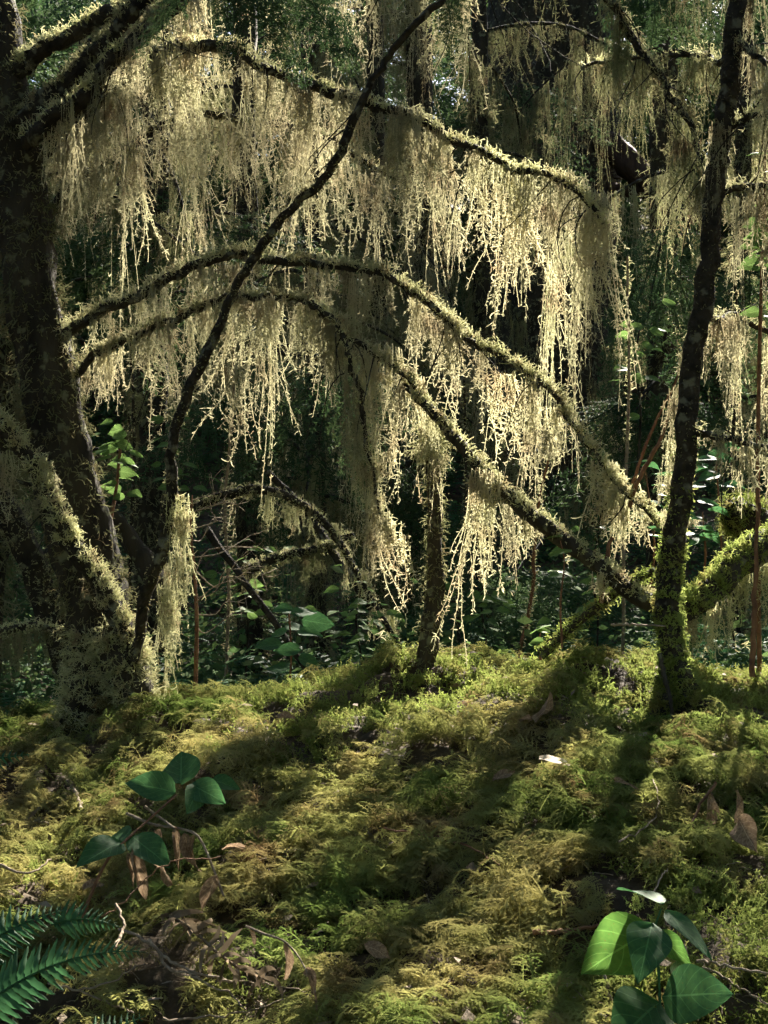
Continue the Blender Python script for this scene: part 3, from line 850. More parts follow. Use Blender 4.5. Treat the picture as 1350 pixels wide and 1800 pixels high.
LEAF = [leaf_mesh('leaf', M_SALAL, 1, .66, seed=i, fold=f, curl=c, wav=.02) for i, (f, c) in enumerate(((.2, .1), (.3, .2), (.12, .05)))]
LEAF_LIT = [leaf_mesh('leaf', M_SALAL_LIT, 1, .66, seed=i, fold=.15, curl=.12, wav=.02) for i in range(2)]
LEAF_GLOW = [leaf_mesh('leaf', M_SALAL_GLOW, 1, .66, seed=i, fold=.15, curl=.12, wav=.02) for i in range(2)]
PALEFLAT = [leaf_mesh('dead_leaf', M_PALE, 1, .6, seed=33, fold=.2, curl=.1, wav=.05)]
LEAF_THIN = [leaf_mesh('leaf', M_SALAL, 1, .45, seed=9, fold=.3, curl=.1, wav=.02)]
DEADL = [leaf_mesh('dead_leaf', M_DEAD, 1, w, seed=i, fold=1.1, curl=.15, wav=.09) for i, w in enumerate((.30, .38, .24))]
DEADFLAT = [leaf_mesh('dead_leaf', M_DEAD, 1, .6, seed=20 + i, fold=.25, curl=.1, wav=.05) for i in range(2)]

def leaf_at(T, base, tip, zh=(0, -.3, 1), kind=LEAF, wid=1.0, name='leaf'):
    a, b = P(*base), P(*tip)
    L = np.linalg.norm(b - a)
    i = int(rng.integers(len(kind)))
    return T.put(name, kind[i], a, orient(b - a, zh), (L, L * wid, L))

def stem_part(T, pix, w0, w1, mat, name='stem'):
    path = catmull(PP(pix), 16)
    rad = np.linspace(w0, w1, 16) * .5 * path[:, 1] / F
    return T.part(name, tube(path, rad, 6, .1, nseed()), mat)

def frond_path(p0, p1, arch, n=30):
    t = np.linspace(0, 1, n)[:, None]
    return p0 * (1 - t) + p1 * t + np.array([0, 0, 1]) * arch * 4 * t * (1 - t)

def pinna_geo():
    u = np.linspace(0, 1, 7)
    w = .11 * np.array([.8, 1, .95, .85, .65, .4, .02]) + .012 * np.array([0, 1, -1, 1, -1, 1, 0])
    V = []
    for ui, wi in zip(u, w):
        z = -.25 * ui ** 2 + .03 * math.sin(7 * ui)
        y = .12 * ui ** 2
        V += [[ui, y - wi, z - .03], [ui, y, z + .02], [ui, y + wi, z - .03]]
    Q = []
    for i in range(6):
        b = i * 3
        Q += [[b, b + 1, b + 4, b + 3], [b + 1, b + 2, b + 5, b + 4]]
    return Geo().add(V, Q)
PINNA = pinna_geo().mesh('pinna', M_FERN)

def pinna_layout(path, Lmax, n, tilt=.0, up=(0, 0, 1.0)):
    """frames for pinnae along a frond: (pos, dir, normal, len)"""
    K = len(path)
    out = []
    up = np.array(up)
    for j in range(n):
        t = .06 + .93 * j / n
        u = t * (K - 1); i = min(int(u), K - 2); f = u - i
        p = path[i] * (1 - f) + path[i + 1] * f
        tg = nrm(path[i + 1] - path[i])
        sd = nrm(np.cross(tg, up))
        nm = np.cross(sd, tg)
        L = Lmax * min(1, 1.15 * (1 - t) ** .8 + .06) * (1 if t > .12 else .75)
        for s in (-1, 1):
            d = nrm(sd * s * .9 + tg * (.28 + .25 * t) + nm * tilt)
            out.append((p, d, nm, L * rng.uniform(.92, 1.06), s))
    return out

def fern_near(label, fronds):
    """fern with every pinna built apart"""
    b0 = P(*fronds[0][0])
    T = Thing('sword_fern', b0, label, 'fern')
    for base, tip, arch, Lm, n in fronds:
        path = frond_path(P(*base), P(*tip), arch)
        fo = T.part('frond', tube(path, np.linspace(.0022, .0007, len(path)), 5, 0, 0), M_FERN)
        for p, d, nm, L, s in pinna_layout(path, Lm, n, .05, (.1, -.85, .6)):
            if rng.uniform() < .025: continue
            T.put('pinna', PINNA, p, orient(d + rng.normal(size=3) * .03, nm + rng.normal(size=3) * .08), (L * rng.uniform(.9, 1.06), L * s * rng.uniform(.9, 1.15), L * rng.uniform(.7, 1.3)), parent=fo)
    return T

def fern_mesh(nf, L, Lp, n, seed):
    """a whole distant fern as rachis + blades, one mesh per frond"""
    r = np.random.default_rng(seed)
    out = []
    for k in range(nf):
        g = Geo()
        a = 2 * math.pi * (k + r.uniform(-.3, .3)) / nf
        l = L * r.uniform(.75, 1.1)
        h = r.uniform(.35, .75) * l
        tip = np.array([math.cos(a) * l * .85, math.sin(a) * l * .85, r.uniform(-.05, .25) * l])
        path = frond_path(np.zeros(3), tip, h * .55, 16)
        V, Q = prisms(path[None], np.linspace(.003, .001, 16)[None], 4)
        g.add(V, Q)
        for p, d, nm, pl, s in pinna_layout(path, Lp, n, 0):
            y = nrm(np.cross(nm, d))
            q = np.array([p, p + d * pl * .35 + y * pl * .09, p + d * pl * .35 - y * pl * .09, p + d * pl - nm * pl * .2])
            g.add(q, [[0, 2, 3, 1]])
        out.append(g)
    return out

_fm = {}
def fern_far(label, x, y, s, seed, group='ferns in the hollow'):
    z = float(gz(x, y))
    T = Thing('fern', (x, y, z), label, 'fern', group)
    key = seed % 3
    if key not in _fm:
        _fm[key] = [g.mesh('frond', M_FERN) for g in fern_mesh(11, .6, .09, 26, 40 + key)]
    rz = rng.uniform(0, 6.28)
    for me in _fm[key]:
        obj('frond', me, T.root, (0, 0, 0), (0, 0, rz), s)
    return T

def spray_geo(L, nside, ls, nn, nl, nw, seed, droop=.18):
    """flat hemlock spray: stem, alternate side twigs, needles"""
    r = np.random.default_rng(seed)
    g = Geo()
    t = np.linspace(0, 1, 14)[:, None]
    ang = r.uniform(-.1, .1)
    path = np.c_[L * t, .06 * L * np.sin(3 * t + ang), -droop * L * t ** 2]
    g.add(*prisms(path[None], np.linspace(.004, .001, 14)[None] * (L / .6), 4))
    st, dr, ln = [], [], []
    for j in range(nside):
        u = .04 + .94 * j / nside
        i = u * 13; k = min(int(i), 12)
        p = path[k] * (1 - i + k) + path[k + 1] * (i - k)
        for s in (-1, 1):
            st.append(p); ln.append(ls * (1.02 - u) ** .75 * r.uniform(.6, 1.15))
            dr.append([.55 + r.normal() * .1, s * .8, r.normal() * .12 - .05])
    st, dr, ln = np.array(st), np.array(dr), np.array(ln)
    tw = strands(st, dr, ln, 6, grav=.05, wig=.05, r=r)
    g.add(*ribbons(tw, .0012 * (L / .6) * np.ones((len(st), 6)), np.array([[[0, 0, 1.]]])))
    cnt = np.maximum(3, (nn * ln / ls).astype(int))
    si = np.repeat(np.arange(len(st)), cnt)
    u = r.uniform(0, 4.999, len(si)); i = u.astype(int); f = (u - i)[:, None]
    p = tw[si, i] * (1 - f) + tw[si, i + 1] * f
    tg = nrm(tw[si, i + 1] - tw[si, i])
    sd = nrm(np.cross(tg, [0, 0, 1.])) * r.choice([-1, 1], len(si))[:, None]
    d = nrm(sd + tg * .35 + np.c_[np.zeros((len(si), 2)), r.normal(size=len(si)) * .35])
    l = nl * r.uniform(.6, 1.1, len(si))[:, None]
    wv = nrm(np.cross(d, nrm(r.normal(size=(len(si), 3)) * .5 + [0, 0, 1.]))) * nw
    V = np.stack([p - wv * .5, p + wv * .5, p + d * l + wv * .35, p + d * l - wv * .35], 1).reshape(-1, 3)
    g.add(V, np.arange(len(si) * 4).reshape(-1, 4))
    return g

SPRAY_N = [spray_geo(.55, 26, .17, 90, .016, .0032, 60 + i).mesh('needle_spray', M_NEEDLE) for i in range(3)]      # near
SPRAY_M = [spray_geo(.9, 22, .3, 46, .024, .006, 70 + i).mesh('needle_spray', M_NEEDLE) for i in range(4)]         # middle distance
SPRAY_F = [spray_geo(2.2, 20, .8, 26, .085, .028, 80 + i).mesh('needle_bough', M_NEEDLE) for i in range(4)]        # far and canopy

def hemlock_bough(label, sprays, pix, w0=8, meshes=SPRAY_N):
    T = Thing('hemlock_bough', P(*pix[0]), label, 'branch', 'needled hemlock boughs')
    limb(T, 'stem', pix, w0, 2, M_STEM, sides=6)
    for (bx, by, bd), (tx, ty, td), sc in sprays:
        a, b = P(bx, by, bd), P(tx, ty, td)
        T.put('needle_spray', meshes[int(rng.integers(len(meshes)))], a, orient(b - a, (rng.normal() * .2, -.6, .9)), sc)
    return T

hemlock_bough('dark needled hemlock bough dipping in at the top edge above the curtains',
    [((400, -60, 3.2), (470, 30, 3.15), .6), ((430, -60, 3.2), (500, 50, 3.1), .66), ((470, -55, 3.15), (570, 40, 3.05), .66), ((410, -60, 3.2), (400, 10, 3.15), .5), ((500, -50, 3.1), (570, 50, 3.05), .5), ((360, -70, 3.2), (310, -20, 3.2), .5)],
    [(290, -110, 3.3), (390, -75, 3.2), (480, -50, 3.15), (550, -30, 3.05)])
hemlock_bough('small lit hemlock tip at the top edge beside the bowed stem',
    [((770, -30, 3.6), (790, 60, 3.5), .45), ((800, -40, 3.6), (770, 40, 3.5), .4)], [(740, -80, 3.7), (770, -40, 3.6), (800, -30, 3.6)])
hemlock_bough('bright green hemlock tip at the top edge near the slender tree',
    [((1120, -20, 4.4), (1190, 60, 4.3), .75), ((1150, -30, 4.4), (1130, 70, 4.3), .6), ((1180, -30, 4.4), (1240, 40, 4.3), .6), ((1100, -20, 4.4), (1080, 50, 4.3), .6)], [(1060, -70, 4.5), (1120, -30, 4.4), (1200, -20, 4.4)])
hemlock_bough('dark green hemlock bough in shade between the thick tree and the curtains',
    [((300, 380, 5.2), (150, 400, 5.0), .9), ((310, 400, 5.2), (130, 470, 5.0), .95), ((320, 420, 5.2), (200, 520, 5.0), .9), ((340, 420, 5.2), (300, 520, 5.0), .8), ((330, 430, 5.2), (400, 500, 5.0), .7), ((350, 400, 5.2), (480, 430, 5.1), .8), ((290, 400, 5.1), (110, 430, 5.0), .8)],
    [(420, 330, 5.4), (350, 395, 5.2), (280, 410, 5.1), (190, 440, 5.0)], meshes=SPRAY_M)
hemlock_bough('teal lit hemlock bough in the gap between huge trunk and slender tree',
    [((1160, 400, 7.5), (1110, 500, 7.3), 1.0), ((1150, 420, 7.5), (1200, 520, 7.3), 1.0), ((1170, 460, 7.5), (1100, 580, 7.3), 1.0), ((1160, 480, 7.5), (1190, 620, 7.3), 1.0), ((1180, 380, 7.5), (1230, 480, 7.3), .9)],
    [(1230, 330, 7.7), (1180, 390, 7.5), (1150, 480, 7.4), (1140, 560, 7.3)], meshes=SPRAY_M)
for lab, cx, cy_, dd, k_ in (('lit hemlock bough far behind the left curtain tips', 190, 300, 8.5, 5), ('green hemlock bough low in the hollow above the arching branch', 450, 700, 7.5, 5), ('bright hemlock bough deep in the hollow beside the stump', 670, 860, 9, 6), ('hemlock bough in the gap at mid height left of slender tree', 1130, 690, 8.5, 6), ('hemlock bough at the edge behind the slender tree', 1300, 480, 8, 5), ('hanging hemlock bough high in front of the huge trunk', 900, 150, 11, 5), ('hemlock bough at the far side of the thick tree foot', 30, 1020, 6.5, 4), ('low hemlock bough in the hollow below the pole', 900, 1010, 8, 5)):
    sps = []
    for q_ in range(k_):
        a_ = math.pi * (.05 + .9 * q_ / (k_ - 1))
        sps.append(((cx + rng.normal() * 12, cy_ + rng.normal() * 10, dd), (cx + 110 * math.cos(a_), cy_ + 30 + 70 * math.sin(a_), dd - .15), rng.uniform(.9, 1.25)))
    hemlock_bough(lab, sps, [(cx + 60, cy_ - 70, dd + .3), (cx + 20, cy_ - 15, dd + .1), (cx, cy_ + 10, dd), (cx - 20, cy_ + 40, dd - .1)], meshes=SPRAY_M)
hemlock_bough('shaded hemlock bough hanging behind the curtain tips in mid picture',
    [((560, 640, 6.0), (480, 720, 5.8), .8), ((580, 640, 6.0), (600, 760, 5.8), .8), ((600, 650, 6.0), (700, 720, 5.8), .8), ((540, 640, 6.0), (440, 660, 5.8), .8)],
    [(500, 560, 6.2), (560, 630, 6.0), (620, 660, 5.9)], meshes=SPRAY_M)

# ------------------------------------------------------------------ foreground plants
T = Thing('salal_plant', P(150, 1600, 2.2), 'low salal sprig with dark green leaves and dead brown leaves, near the fern', 'plant')
stem_part(T, [(140, 1625, 2.2), (165, 1560, 2.22), (190, 1510, 2.25), (218, 1480, 2.28), (262, 1440, 2.34), (310, 1397, 2.4)], 6, 4, M_REDTWIG)
UPF = (0, -.75, .65)
for b, t, zh, w in (((309, 1394, 2.4), (216, 1366, 2.42), UPF, .95), ((318, 1378, 2.42), (318, 1318, 2.5), (-.2, -.8, .6), 1.35), ((334, 1378, 2.4), (395, 1408, 2.36), (.1, -.8, .6), 1.1), ((350, 1380, 2.4), (330, 1430, 2.34), (.5, -.8, .4), 1.0), ((372, 1372, 2.44), (426, 1382, 2.46), UPF, .95),
                  ((216, 1481, 2.28), (138, 1508, 2.2), (-.1, -.7, .7), .95), ((230, 1469, 2.3), (298, 1518, 2.24), (.2, -.7, .7), .95), ((212, 1478, 2.28), (186, 1470, 2.4), UPF, .8)):
    leaf_at(T, b, t, zh, LEAF, w)
for b, t in (((232, 1492, 2.26), (258, 1582, 2.26)), ((226, 1500, 2.26), (236, 1560, 2.26))):
    leaf_at(T, b, t, (.4, -.8, 0), DEADL, 1.0, 'dead_leaf')
T = Thing('withered_sprig', P(255, 1420, 2.4), 'pale withered sprig hung with brown dead leaves behind the dark salal leaves', 'twig')
stem_part(T, [(222, 1430, 2.4), (270, 1450, 2.38), (312, 1456, 2.35), (348, 1470, 2.32), (372, 1520, 2.3), (393, 1575, 2.28)], 6, 4, M_TWIG)
stem_part(T, [(255, 1418, 2.42), (285, 1440, 2.38), (306, 1456, 2.35)], 5, 4, M_TWIG, 'side_stem')
for b, t in (((308, 1452, 2.35), (314, 1530, 2.34)), ((324, 1464, 2.34), (346, 1532, 2.32)), ((340, 1468, 2.33), (330, 1510, 2.32)), ((382, 1538, 2.29), (350, 1605, 2.28)), ((275, 1458, 2.37), (290, 1560, 2.36))):
    leaf_at(T, b, t, (rng.normal() * .4, -.8, .1), DEADL, .9, 'dead_leaf')

fern_near('glossy sword fern fronds reaching in at the lower corner', [
    ((-70, 1800, 1.85), (256, 1674, 1.9), .03, .05, 25), ((-70, 1690, 2.0), (112, 1600, 2.08), .01, .05, 14), ((90, 1625, 2.1), (210, 1630, 2.12), .01, .035, 11), ((-60, 1340, 2.5), (60, 1325, 2.55), .0, .03, 10), ((150, 1830, 1.85), (256, 1785, 1.9), .0, .03, 9)])

def dead_fern():
    T = Thing('dead_fern', P(300, 1625, 2.1), 'curled grey-brown dead fern lying among bare twigs', 'fern')
    path = catmull(PP([snap(a_, b_, .06) for a_, b_ in ((290, 1625), (330, 1645), (380, 1690), (430, 1725), (480, 1745))]), 24)
    path[:, 2] += .015
    T.part('rachis', tube(path, np.linspace(.003, .0012, 24), 6, .1, nseed()), M_DEADFERN)
    for j in range(44):
        i = int(j / 44 * 22)
        s = -1 if j % 2 else 1
        tg = nrm(path[i + 1] - path[i])
        sd = np.cross(tg, [0, 0, 1.]) * s
        p = strands(path[i][None], (sd + tg * .4 + np.array([0, 0, .5 + rng.normal() * .4]))[None], np.array([rng.uniform(.03, .06)]), 8, grav=.28, wig=.16)
        T.part('pinna', Geo().add(*ribbons(p, np.array([[.002, .0035, .004, .0038, .0035, .003, .002, .0006]]) * rng.uniform(.8, 1.2))), M_DEADFERN)
dead_fern()

for i, (pix, w0, w1, lab) in enumerate((
    ([(210, 1632, 2.1), (260, 1655, 2.07), (300, 1690, 2.04), (350, 1712, 2.02), (405, 1728, 2.0)], 6, 4, 'thickest bare twig running right from the fern tip'),
    ([(262, 1650, 2.08), (300, 1705, 2.02), (345, 1722, 2.0), (400, 1745, 1.97), (432, 1775, 1.94)], 5, 3, 'bare twig forking downward beneath the dead fern'),
    ([(300, 1705, 2.03), (380, 1718, 2.0), (470, 1730, 1.97), (545, 1742, 1.95)], 4, 2, 'long thin twig along the lower side of the dead fern'),
    ([(88, 1730, 1.95), (140, 1742, 1.93), (200, 1768, 1.9), (235, 1780, 1.9)], 4, 3, 'pale twig sloping down just below the fern frond'),
    ([(140, 1742, 1.95), (200, 1722, 1.97), (255, 1690, 2.0)], 4, 2, 'thin pale twig rising toward the fern tip'),
    ([(285, 1795, 1.9), (360, 1788, 1.9), (440, 1776, 1.9), (500, 1755, 1.92)], 5, 2, 'pale stalk lying flat along the bottom edge'),
    ([(200, 1668, 2.05), (216, 1632, 2.1), (205, 1588, 2.15)], 6, 4, 'short mossy twig standing beside the salal sprig'),
    ([(150, 1620, 2.15), (200, 1600, 2.15), (260, 1545, 2.2), (300, 1515, 2.22), (385, 1505, 2.25)], 3, 2, 'dark wiry twig arching over the dead salal leaves'),
    ([(0, 1520, 2.3), (50, 1535, 2.28), (90, 1510, 2.3)], 5, 3, 'short twig lying at the edge above the fern'),
    ([(105, 1368, 2.6), (122, 1378, 2.58), (138, 1405, 2.55), (142, 1422, 2.53)], 9, 6, 'stout curved pale stick on the moss above the salal sprig'),
    ([(0, 1450, 2.4), (40, 1442, 2.42), (85, 1448, 2.42)], 4, 2, 'thin forked twig on the moss at the edge'),
    ([(938, 1645, 2.05), (990, 1638, 2.05), (1040, 1630, 2.05), (1085, 1634, 2.03)], 9, 6, 'thick reddish stick lying left of the big salal leaves'),
    ([(1225, 1688, 1.95), (1270, 1695, 1.93), (1350, 1712, 1.9), (1400, 1720, 1.9)], 6, 4, 'bare stick running to the edge beside the big leaves'),
    ([(1235, 1700, 1.95), (1290, 1730, 1.9), (1330, 1755, 1.88), (1390, 1775, 1.86)], 5, 3, 'lower bare stick running to the corner beside the big leaves'),
    ([(675, 1458, 2.35), (750, 1468, 2.35), (830, 1490, 2.33), (880, 1520, 2.3)], 4, 2, 'dark wiry twig on the moss in mid mound'),
    ([(1090, 1480, 2.35), (1140, 1450, 2.4), (1158, 1410, 2.45), (1150, 1370, 2.5)], 4, 2, 'curved wiry twig on sunlit moss right of the pale leaf'),
    ([(1258, 1375, 2.5), (1225, 1425, 2.45), (1205, 1500, 2.38), (1197, 1580, 2.3)], 6, 3, 'reddish twig standing in the sunlit moss with one dead leaf'),
    ([(1150, 1570, 2.25), (1165, 1540, 2.28), (1175, 1528, 2.3)], 4, 2, 'tiny forked twig above the big salal leaves'),
    ([(1205, 1660, 1.98), (1215, 1720, 1.94), (1250, 1790, 1.88)], 4, 3, 'thin stalk dropping behind the lowest big leaf'),
    ([(1060, 1710, 1.95), (1072, 1760, 1.92), (1090, 1830, 1.9)], 6, 6, 'upright stalk just left of the lowest big leaf'))):
    pix = [snap(a_, b_, .062 if k_ == 0 else .055) for k_, (a_, b_, _) in enumerate(pix)] if 'stand' not in lab and 'upright' not in lab and 'arching' not in lab and 'dropping' not in lab else pix
    stick(lab, pix, w0, w1, M_REDTWIG if 'red' in lab or 'dark' in lab else M_TWIG, 'twig', cat='twig', group='twigs on the mound')

T = Thing('leafy_twig', P(430, 1625, 2.05), 'dry twig with three curled dead leaves below mid mound', 'twig')
stem_part(T, [(432, 1628, 2.05), (465, 1642, 2.03), (500, 1655, 2.0), (530, 1690, 1.97), (555, 1745, 1.93)], 5, 3, M_TWIG)
for b, t in (((436, 1628, 2.05), (450, 1658, 2.03)), ((500, 1656, 2.0), (508, 1720, 1.98)), ((538, 1702, 1.96), (562, 1770, 1.92)), ((540, 1705, 1.96), (552, 1745, 1.93))):
    leaf_at(T, b, t, (.5, -.7, .2), DEADL, .95, 'dead_leaf')

T = Thing('salal_plant', P(1165, 1830, 1.85), 'broad glossy salal leaves, some glowing green, at the lower corner', 'plant')
stem_part(T, [(1165, 1840, 1.84), (1160, 1760, 1.86), (1157, 1700, 1.88), (1150, 1640, 1.9), (1162, 1598, 1.92)], 6, 4, M_FERN)
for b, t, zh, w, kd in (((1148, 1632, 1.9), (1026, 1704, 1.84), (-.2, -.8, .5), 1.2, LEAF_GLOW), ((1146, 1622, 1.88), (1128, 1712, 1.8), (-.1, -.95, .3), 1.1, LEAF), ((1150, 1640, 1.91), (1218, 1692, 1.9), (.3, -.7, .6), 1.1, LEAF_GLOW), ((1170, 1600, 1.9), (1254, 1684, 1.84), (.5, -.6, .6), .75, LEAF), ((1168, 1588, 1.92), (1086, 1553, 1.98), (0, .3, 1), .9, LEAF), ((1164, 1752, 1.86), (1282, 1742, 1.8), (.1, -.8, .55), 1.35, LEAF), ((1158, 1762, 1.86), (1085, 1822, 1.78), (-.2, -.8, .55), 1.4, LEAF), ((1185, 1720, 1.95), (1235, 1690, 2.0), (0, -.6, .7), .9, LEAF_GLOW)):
    leaf_at(T, b, t, zh, kd, w)

def lone_leaf(label, b, t, zh, kd=DEADL, w=1.0, group='dead leaves on the mound'):
    if kd is DEADFLAT or kd is PALEFLAT:
        b, t = snap(b[0], b[1], .07), snap(t[0], t[1], .06)
    T0 = P(*b); T1 = P(*t); L = np.linalg.norm(T1 - T0)
    o = obj('dead_leaf', kd[int(rng.integers(len(kd)))], None, T0, orient(T1 - T0, zh), (L, L * w, L))
    tag(o, label, 'leaf', group)
lone_leaf('pale bleached leaf lying flat in the brightest sun', (948, 1332, 2.72), (1002, 1340, 2.66), (0, -.3, 1), PALEFLAT, 1.0)
lone_leaf('brown leaf standing upright on the moss near the crest', (935, 1262, 3.05), (965, 1235, 3.1), (-.5, -.8, .2), DEADFLAT, 1.0)
lone_leaf('narrow dead leaf hanging on the standing red twig', (1203, 1515, 2.36), (1210, 1560, 2.34), (.3, -.9, .1), DEADL, .8)
lone_leaf('long brown dead leaf hanging upper at the sunlit edge', (1296, 1388, 2.45), (1300, 1445, 2.42), (.5, -.8, .1), DEADL, .9)
lone_leaf('greyish dead leaf hanging lowest at the sunlit edge', (1298, 1440, 2.42), (1325, 1492, 2.38), (-.4, -.8, .2), DEADFLAT, .9)
lone_leaf('dark brown dead leaf hanging from the standing red twig top', (1250, 1395, 2.48), (1243, 1468, 2.44), (.2, -.9, .1), DEADL, 1.1)
lone_leaf('dull brown chip of leaf lying left of the pale bleached leaf', (866, 1372, 2.65), (905, 1352, 2.7), (0, -.4, 1), DEADFLAT, .8)
lone_leaf('flat shaded brown leaf lying right of the pale bleached leaf', (1078, 1370, 2.62), (1125, 1385, 2.6), (.2, -.3, 1), DEADFLAT, .7)
lone_leaf('orange brown leaf scrap under the salal sprig', (147, 1562, 2.22), (184, 1548, 2.24), (0, -.5, .9), DEADFLAT, .6)
lone_leaf('pale twisted leaf scrap right of the withered sprig', (390, 1492, 2.3), (430, 1485, 2.3), (0, -.5, .9), DEADL, .9)
lone_leaf('round grey fallen leaf in the shade of mid foreground', (640, 1660, 2.0), (688, 1682, 1.97), (0, -.5, .9), DEADFLAT, 1.2)
lone_leaf('small tan leaf near the bottom edge left of the broad leaves', (965, 1782, 1.88), (1000, 1802, 1.86), (0, -.5, .9), DEADFLAT, .8)
lone_leaf('reddish leaf scrap among moss above the left mound middle', (490, 1262, 3.0), (520, 1256, 3.05), (0, -.5, .9), DEADFLAT, .8)

# ------------------------------------------------------------------ plants behind the crest
def shrub(label, base, stem, spots, px, d, kind=LEAF, group=None, zh=(0, -.35, .9), jit=.4, sw=5, mat=M_REDTWIG, dz=.12):
    T = Thing('leafy_shrub', P(*base), label, 'shrub', group)
    stem_part(T, stem, sw, sw * .5, mat)
    top = P(*stem[-1])
    for (x, y) in spots:
        a = rng.uniform(-.5, .5) + (0 if x > stem[-1][0] else math.pi)
        l = px * rng.uniform(.8, 1.25)
        dd = d + rng.uniform(-dz, dz)
        leaf_at(T, (x - .5 * l * math.cos(a), y + .2 * l * math.sin(a), dd), (x + .5 * l * math.cos(a), y - .2 * l * math.sin(a) + l * .15, dd - rng.uniform(-.05, .05)), np.array(zh) + rng.normal(size=3) * jit, kind, rng.uniform(.85, 1.1))
    return T
shrub('grey-green salal behind the crest in the middle hollow', (508, 1215, 4.3), [(508, 1215, 4.3), (512, 1150, 4.3), (508, 1080, 4.3)], [(485, 1112), (545, 1108), (497, 1068), (535, 1072), (505, 1138), (548, 1162), (470, 1130), (522, 1100), (490, 1170), (560, 1090)], 48, 4.3, zh=(0, -.6, .8), jit=.25)
sp = [(rng.uniform(160, 242), rng.uniform(738, 872)) for _ in range(34)]
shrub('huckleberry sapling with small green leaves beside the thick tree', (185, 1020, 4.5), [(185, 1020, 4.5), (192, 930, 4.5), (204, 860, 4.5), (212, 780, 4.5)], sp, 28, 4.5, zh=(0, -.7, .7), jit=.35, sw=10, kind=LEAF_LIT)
shrub('bright sunlit leaves on a stalk above the mossy pole', (988, 1140, 3.6), [(988, 1140, 3.6), (985, 1060, 3.6), (992, 990, 3.6), (985, 950, 3.6)], [(972, 940), (992, 952), (984, 968), (1000, 958), (995, 1005), (975, 1000)], 36, 3.6, zh=(0, -.2, 1), jit=.2, kind=LEAF_LIT, sw=4)
shrub('glinting salal leaves in the gap left of the slender tree', (1140, 1060, 4.3), [(1140, 1060, 4.3), (1150, 960, 4.3), (1135, 830, 4.3)], [(1122, 808), (1142, 815), (1112, 835), (1160, 850), (1150, 880), (1130, 905), (1165, 905), (1145, 925), (1155, 940), (1100, 930), (1175, 870), (1120, 870), (1170, 830), (1108, 900)], 40, 4.3, zh=(0, 0, 1), jit=.18)
shrub('sunlit leafy shrub between slender tree and bright log', (1230, 1060, 4.1), [(1230, 1060, 4.1), (1240, 980, 4.1), (1235, 900, 4.1)], [(1215, 915), (1205, 935), (1238, 925), (1222, 950), (1250, 940), (1265, 895), (1200, 905), (1245, 880)], 38, 4.1, zh=(0, -.1, 1), jit=.25)
sp = [(rng.uniform(1300, 1370), rng.uniform(260, 560)) for _ in range(22)]
shrub('tall stem with lit green leaves along the edge past the slender tree', (1335, 1180, 3.9), [(1335, 1180, 3.9), (1332, 800, 3.9), (1338, 500, 3.9), (1345, 260, 3.9)], sp, 38, 3.9, jit=.5, kind=LEAF_LIT, sw=9)
sp = [(rng.uniform(1225, 1290), rng.uniform(770, 860)) for _ in range(9)]
shrub('dark broad leaves in the shade above the bright mossy log', (1270, 1000, 4.6), [(1270, 1000, 4.6), (1265, 900, 4.6), (1258, 800, 4.6)], sp, 42, 4.6, jit=.35)
sp = [(rng.uniform(930, 970), rng.uniform(1100, 1130)) for _ in range(3)]
shrub('single clump of small green leaves where the root stick meets the floor', (950, 1160, 3.75), [(950, 1160, 3.75), (948, 1130, 3.75), (950, 1110, 3.75)], sp, 34, 3.75, zh=(0, -.3, .9), kind=LEAF_LIT)

for lab, cx, cy_, dd, k_ in (('leafy huckleberry bush in the hollow behind the bare shrub', 430, 1020, 5.4, 30), ('pale leafy sprig high in the hollow under the lower bough', 310, 815, 5.6, 22), ('small leafy bush just above the crest left of the stump', 630, 1095, 4.9, 26), ('leafy bush in the dark right of the stump', 850, 1065, 5.0, 26), ('leafy bush behind the crossing sticks', 1045, 1010, 5.2, 26), ('light leaf sprig in the gap below the teal hemlock bough', 1120, 640, 6.2, 24)):
    sp = [(cx + rng.normal() * 42, cy_ + rng.normal() * 42) for _ in range(k_)]
    shrub(lab, (cx, cy_ + 200, dd), [(cx, cy_ + 200, dd), (cx + 6, cy_ + 80, dd), (cx - 4, cy_, dd), (cx + 4, cy_ - 60, dd)], sp, 24, dd, kind=LEAF_LIT, group='leafy bushes in the hollow', zh=(0, -.5, .8), jit=.45, sw=5, dz=.25, mat=M_STEM)

T = Thing('bare_shrub', P(343, 1215, 4.0), 'bare shrub of fine pale twigs standing behind the crest', 'shrub')
main = stem_part(T, [(343, 1215, 4.0), (346, 1100, 4.0), (342, 1010, 4.0), (335, 930, 4.0), (338, 870, 4.0)], 8, 3, M_REDTWIG)
for bx, by, tx, ty in ((344, 1060, 440, 1000), (342, 1010, 420, 960), (340, 980, 450, 940), (338, 930, 400, 880), (342, 1020, 300, 980), (345, 1080, 430, 1060), (338, 900, 440, 860), (345, 1100, 400, 1085), (340, 950, 390, 910), (337, 880, 370, 830), (344, 1050, 470, 1040), (340, 1000, 455, 1000)):
    a, b = P(bx, by, 4.0), P(tx, ty, 4.0 + rng.uniform(-.2, .2))
    q = catmull(np.array([a, a * .6 + b * .4 + rng.normal(size=3) * .02, a * .3 + b * .7 + rng.normal(size=3) * .03, b]), 10)
    tw = T.part('twig', tube(q, np.linspace(.0022, .0008, 10), 5, 0, 0), M_TWIG)
    for _ in range(3):
        i = int(rng.integers(3, 9))
        q2 = strands(q[i][None], (b - a + rng.normal(size=3) * .12)[None], np.array([rng.uniform(.03, .09)]), 5, grav=0, wig=.15)[0]
        T.part('twiglet', tube(q2, np.linspace(.0012, .0005, 5), 4, 0, 0), M_TWIG, parent=tw)

